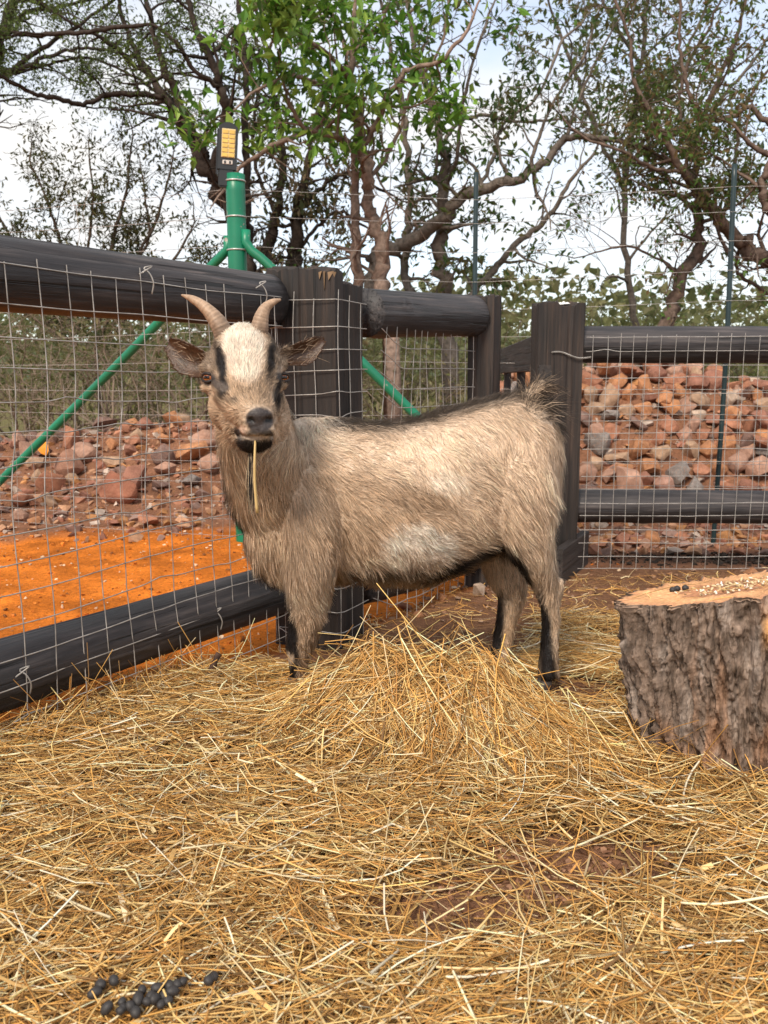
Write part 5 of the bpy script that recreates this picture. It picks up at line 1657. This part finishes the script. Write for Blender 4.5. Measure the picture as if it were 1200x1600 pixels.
# stems standing out of the edge by the fence
def edge_s(n):
    y = rng.uniform(1.45, 2.0, n * 3); x = rng.uniform(-.75, .15, n * 3); k = np.abs(fence_side(x, y) - .22) < .15
    return x[k][:n], y[k][:n]
straw('hay_edge', 260, edge_s, allh, (.01, .04), (.05, .16), (.0016, .0036), 3, None, .85, 5, .6)

# the pile itself: a core so nothing shows through, and its own stems
hp = thing('hay_pile', 'heap of golden hay in front of the goat, hiding its front hooves', 'hay', (.06, 1.56, 0))
gx3, gy3 = np.arange(-.42, .66, .012), np.arange(1.18, 1.9, .012)
X, Y = np.meshgrid(gx3, gy3)
mm = mound(X, Y)
Z = gz(X, Y) + mm * .90 - .012 + .006 * fbm(X * 30, Y * 30, 0, 3, 2)
nx3 = len(gx3)
i = (np.arange(len(gy3) - 1)[:, None] * nx3 + np.arange(nx3 - 1)[None]).reshape(-1, 1)
Vc = np.stack([X - .06, Y - 1.56, Z], -1).reshape(-1, 3)
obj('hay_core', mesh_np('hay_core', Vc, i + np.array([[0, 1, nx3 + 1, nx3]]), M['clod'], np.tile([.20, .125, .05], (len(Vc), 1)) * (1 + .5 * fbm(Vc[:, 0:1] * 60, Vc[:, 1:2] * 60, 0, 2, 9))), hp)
def pile_s(n):
    X_, Y_, tot = [], [], 0
    while tot < n:
        x = rng.uniform(-.42, .62, n * 4); y = rng.uniform(1.2, 1.86, n * 4)
        k = rng.random(n * 4) < np.clip((mound(x, y) - .008) * 14, 0, 1)
        X_.append(x[k]); Y_.append(y[k]); tot += k.sum()
    return np.concatenate(X_)[:n], np.concatenate(Y_)[:n]
def comb(x, y):
    base = np.where(x > .0, -.75, np.where(x > -.12, .1, .55))
    return base + .42 * rng.normal(size=len(x)) + np.where(rng.random(len(x)) < .15, rng.normal(size=len(x)), 0)
o = straw('hay_stems', 9500, pile_s, lambda x, y: gz(x, y) + mound(x, y) * .97, (-.006, .026), (.07, .27), (.0012, .0030), 3, comb, .10, 5, .5, .98); o.parent = hp; o.location = (-.06, -1.56, 0)
o = straw('hay_stems', 520, pile_s, lambda x, y: gz(x, y) + mound(x, y), (.012, .036), (.12, .30), (.0016, .0036), 3, comb, .40, 6, .6, 1.1, minz=False); o.parent = hp; o.location = (-.06, -1.56, 0)

# ------------------------------------------------------------------ tree stump
SX, SY = .655, 1.50
st = thing('tree_stump', 'cut tree stump with rough grey bark on the hay at the right', 'stump', (SX, SY, 0))
NT, NZ = 420, 170
th = np.linspace(0, 2 * np.pi, NT, endpoint=False)
zz = np.linspace(0, 1, NZ)
TH, ZZ = np.meshgrid(th, zz)
cx_, sy_ = np.cos(TH), np.sin(TH)
R0 = .200 * (1 + .05 * np.cos(2 * TH + .6) + .03 * np.cos(3 * TH + 1.5))
top = .320 + .085 * cx_ * .40 - .075 * sy_ * .50
zc_ = -.06 + (top + .06) * ZZ
taper = 1 - .14 * (1 - ZZ) ** 1.2 + .05 * np.exp(-ZZ * 14)
# furrowed bark: long ridges that lean and merge, broken across into plates
wl = TH * 3.0 + .55 * fbm(cx_ * 2, sy_ * 2, zc_ * 5, 3, 81) + .5 * zc_
rid = 1 - np.abs(fbm(np.cos(wl / 3) * 10, np.sin(wl / 3) * 10, zc_ * 2.4, 4, 82, .6)) * 3.2
rid = np.clip(rid, -.6, 1)
fine = fbm(cx_ * 34, sy_ * 34, zc_ * 45, 4, 83, .7)
plates = np.abs(vnoise(cx_ * 16, sy_ * 16, zc_ * 26, 84))
bareq = sstep(.25, .55, np.cos(TH + 1.02) - .80 + .10 * fbm(cx_ * 4, sy_ * 4, zc_ * 8, 3, 85) + .18)      # smooth barkless strip
bareq = np.exp(-((np.angle(np.exp(1j * (TH + 1.06 + .35 * (ZZ - .6))))) / .20) ** 2)
bareq = sstep(.35, .6, bareq + .22 * fbm(cx_ * 5, sy_ * 5, zc_ * 9, 3, 85))
dsp = (1 - bareq) * (-.026 * rid - .010 * plates + .011 * fine + .012) + bareq * (-.008 + .0015 * fine)
R = R0 * taper + dsp
leanx = -.02 * (1 - ZZ) * 0 + .030 * (1 - ZZ)
V = np.stack([R * cx_ + leanx, R * sy_, zc_], -1).reshape(-1, 3)
cols_ = np.array([.185, .135, .105]) + np.zeros((NT * NZ, 3))
rr_ = rid.ravel()[:, None]; ff = fine.ravel()[:, None]; bq = bareq.ravel()[:, None]
cols_ = cols_ * (1 + .8 * ff) 
warm = sstep(.05, .35, fbm(cx_ * 5, sy_ * 5, zc_ * 4, 3, 88)).ravel()[:, None]
cols_ = cols_ * (1 - .55 * warm) + np.array([.30, .145, .07]) * .55 * warm * (1 + .6 * ff)
pale = sstep(.1, .5, fbm(cx_ * 12, sy_ * 12, zc_ * 9, 3, 89)).ravel()[:, None]
cols_ = cols_ * (1 - .5 * pale) + np.array([.36, .30, .26]) * .5 * pale
cols_ = cols_ * (1 - bq) + np.array([.155, .15, .142]) * (1 + .5 * ff) * bq
cut = np.exp(-((np.angle(np.exp(1j * (TH + 1.72)))) / .05) ** 2 - ((ZZ - .86) / .07) ** 2).ravel()[:, None]
cols_ = cols_ * (1 - cut) + np.array([.60, .31, .10]) * cut
i = np.arange(NZ - 1)[:, None] * NT; j = np.arange(NT)[None]; k = (j + 1) % NT
Q = np.stack([i + j, i + k, i + NT + k, i + NT + j], -1).reshape(-1, 4)
M['stump'] = attr_mat('stump_bark', .9, .15, 26, .6, nb=1.0, stretch=(3, 3, 1.1))
obj('bark', mesh_np('bark', V, Q, M['stump'], np.clip(cols_, .01, 1)), st)
# sawn top
NR = 34
rimi = V[-NT:]
ccx, ccy = rimi[:, 0].mean(), rimi[:, 1].mean(); ccz = rimi[:, 2].mean()
qq = np.linspace(0, 1, NR)[:, None, None]
cen = np.array([ccx, ccy, ccz])
Vt = cen + (rimi[None] - cen) * qq
rad = np.broadcast_to(np.linspace(0, 1, NR)[:, None], (NR, NT))
nse = fbm(Vt[..., 0] * 30, Vt[..., 1] * 30, 0, 3, 91)
Vt[..., 2] += .0025 * nse - .007 * np.exp(-(((Vt[..., 0] - ccx + .0) / .10) ** 2 + ((Vt[..., 1] - ccy) / .09) ** 2)) - .006 * sstep(.955, 1, rad) + .0012 * np.sin(Vt[..., 1] * 420)
rings = np.sin((rad + .05 * nse) * 95 + 2 * np.cos(th[None] * 2))
tc_ = np.array([.62, .335, .165]) + np.zeros((NR, NT, 3))
heart = sstep(.62, .45, rad + .15 * nse)[..., None]
tc_ = tc_ * (1 - heart) + np.array([.36, .17, .09]) * heart
tc_ = tc_ * (1 + .13 * rings[..., None] + .30 * nse[..., None])
redr = (np.exp(-((rad - .935) / .02) ** 2))[..., None] * .6
tc_ = tc_ * (1 - redr) + np.array([.42, .18, .10]) * redr
rimc = sstep(.955, .985, rad)[..., None]
tc_ = tc_ * (1 - rimc) + np.array([.22, .16, .125]) * rimc
i = np.arange(NR - 1)[:, None] * NT
Qt = np.stack([i + j, i + NT + j, i + NT + k, i + k], -1).reshape(-1, 4)
obj('cut_face', mesh_np('cut_face', Vt.reshape(-1, 3), Qt, attr_mat('sawn_wood', .75, .2, 120, .25, nb=.25), np.clip(tc_.reshape(-1, 3), .02, 1)), st)
def stump_top(x, y):
    X_, Y_ = x - SX, y - SY
    return .320 + .085 * .40 * X_ / .20 - .075 * .50 * Y_ / .20
# crumbs of maize and feed on the sawn top
base = []
mb = MB()
for q in range(340):
    a = rng.random() * 6.28; r_ = .13 * math.sqrt(rng.random())
    x, y = SX + .045 + r_ * math.cos(a) * 1.15, SY + .01 + r_ * math.sin(a) * .55
    z = stump_top(x, y) - .006 + .004 * rng.random()
    d = rng.normal(size=3); d[2] *= .3; d /= np.linalg.norm(d)
    s = .0035 + .007 * rng.random()
    c_ = np.array([(.66, .52, .30), (.80, .72, .55), (.46, .32, .17), (.28, .19, .11), (.55, .38, .18), (.85, .82, .75)][rng.integers(6)])
    mb.tube(resample([[x, y, z], [x + d[0] * s, y + d[1] * s, z + d[2] * s + .002]], 3), .0022 * (.6 + .8 * rng.random()) * np.array([.6, 1, .5]), 5, True, c_)
o = obj('feed_crumbs', mb.mesh('feed_crumbs', M['grain'])); o['kind'] = 'stuff'
mb = MB()
for q in range(3):
    x, y = SX - .10 + .012 * q, SY + .055 + .01 * (q % 2)
    z = stump_top(x, y) + .002
    P = resample([[x, y, z - .003], [x, y, z + .004], [x, y, z + .008]], 6)
    o = MB(); o.tube(P, .0065 * np.array([.4, .85, 1, 1, .85, .3]), 9, True, (.03, .025, .022))
    tag(obj('dropping', o.mesh('dropping', M['dung'])), 'small dark dropping lying on the left of the sawn stump top', 'dropping', 'droppings on the stump')
# hay caught on the stump and leaning on its foot
def stump_s(n):
    a = rng.uniform(3.3, 6.1, n); r_ = .19 + .05 * rng.random(n)
    return SX + .03 + r_ * np.cos(a), SY + r_ * np.sin(a)
straw('hay_at_stump', 90, stump_s, allh, (.005, .035), (.08, .24), (.0015, .0036), 3, None, .5, 6, .8)
def ontop(n):
    a = rng.random(n) * 6.28; r_ = .17 * np.sqrt(rng.random(n))
    return SX + r_ * np.cos(a), SY + r_ * np.sin(a)
straw('hay_on_stump', 22, ontop, stump_top, (.001, .006), (.04, .13), (.0012, .0026), 3, None, .15, 5, .8)

# ------------------------------------------------------------------ small things
def pellet_mesh(s):
    me = bpy.data.meshes.new('dropping'); bm = bmesh.new()
    bmesh.ops.create_uvsphere(bm, u_segments=14, v_segments=9, radius=1)
    for v_ in bm.verts:
        v_.co.x *= 1.18 + .12 * (s % 3); v_.co *= 1 + .05 * float(vnoise(v_.co.x * 2, v_.co.y * 2, v_.co.z * 2, s))
        v_.co.x -= .10 * (v_.co.y ** 2)
    bm.to_mesh(me); bm.free(); me.materials.append(M['dung'])
    for p in me.polygons: p.use_smooth = True
    return me
PEL = [pellet_mesh(s) for s in range(4)]
spots = [(222, 1549), (246, 1545), (265, 1541), (277, 1540), (236, 1557), (257, 1556), (243, 1562), (230, 1567), (263, 1566), (252, 1571), (216, 1563), (191, 1567), (192, 1577), (204, 1574), (167, 1577), (188, 1580), (178, 1534), (157, 1539), (148, 1552), (326, 1533), (334, 1527), (330, 1531), (270, 1551), (286, 1536), (212, 1582)]
for q, (u, v) in enumerate(spots):
    ang = TILT + math.atan((v - 800) / FPX)
    Yd = (CAM_H - .042) / math.tan(ang)
    p = at(u, v, Yd)
    o = obj('dropping', PEL[q % 4]); r_ = .0051 * (.85 + .35 * rng.random())
    o.location = (p[0], Yd, .042 + .002 * rng.random()); o.scale = (r_, r_, r_)
    o.rotation_euler = (rng.normal(0, .4), rng.normal(0, .4), rng.random() * 6.28)
    far = u > 310
    tag(o, 'dark round dropping in the small pair right of the heap of droppings' if far else 'dark round dropping in the heap on the hay at the lower left', 'dropping', 'pair of droppings' if far else 'heap of droppings')
# broken stick poking out of the hay by the fence
mb = MB()
P = resample([at(318, 1078, 1.86), at(324, 1062, 1.87), at(333, 1040, 1.875), at(342, 1021, 1.88)], 14)
mb.tube(P, .0085 * (1 + .2 * vnoise(np.arange(14) * .8, 0, 0, 4)) * np.linspace(1.15, .8, 14), 9, True, (.10, .06, .045))
P2 = resample([P[4], P[4] + [-.03, -.01, -.008], P[4] + [-.06, -.01, -.03]], 8)
mb.tube(P2, np.linspace(.006, .003, 8), 7, True, (.11, .07, .05))
tag(obj('stick', mb.mesh('stick', M['bark'])), 'short broken brown stick poking up from the hay by the wire netting', 'stick')
# orange leaf on the rocks
bm = bmesh.new()
prof = [(0, .0), (.2, .42), (.45, .62), (.7, .5), (.9, .25), (1, 0)]
rows = []
for (t_, w_) in prof:
    rows.append([bm.verts.new((s_ * w_ * .5, t_, .12 * abs(s_) * w_ - .25 * (t_ - .5) ** 2)) for s_ in (-1, -.5, 0, .5, 1)])
for a, b_ in zip(rows[:-1], rows[1:]):
    for q in range(4): bm.faces.new((a[q], a[q + 1], b_[q + 1], b_[q]))
bmesh.ops.remove_doubles(bm, verts=bm.verts[:], dist=.002)
bmesh.ops.solidify(bm, geom=bm.faces[:], thickness=.01)
me = bpy.data.meshes.new('fallen_leaf'); bm.to_mesh(me); bm.free(); me.materials.append(M['leaf_orange'])
o = obj('fallen_leaf', me); p = at(72, 712, 5.0); o.location = p; o.scale = (.11, .11, .11); o.rotation_euler = (math.radians(75), math.radians(-18), math.radians(10))
tag(o, 'single bright orange leaf standing among the rocks beside the green brace', 'leaf')

# ------------------------------------------------------------------ labels that would be shared: say which one by its place in the row
ORD = ['leftmost', 'second-from-left', 'third-from-left', 'fourth-from-left', 'fifth-from-left', 'sixth-from-left', 'seventh-from-left']
sets = {}
for o in list(C.objects):
    if o.get('category') in ('rock', 'bush') and o.get('label') and 'stone on the ground' not in o['label']:
        sets.setdefault(o['label'], []).append(o)
for lb, os_ in sets.items():
    if len(os_) > 1:
        os_.sort(key=lambda o: o.location.x / o.location.y)
        for k, o in enumerate(os_):
            o['label'] = ('rightmost' if k == len(os_) - 1 else ORD[min(k, 6)]) + ' ' + lb
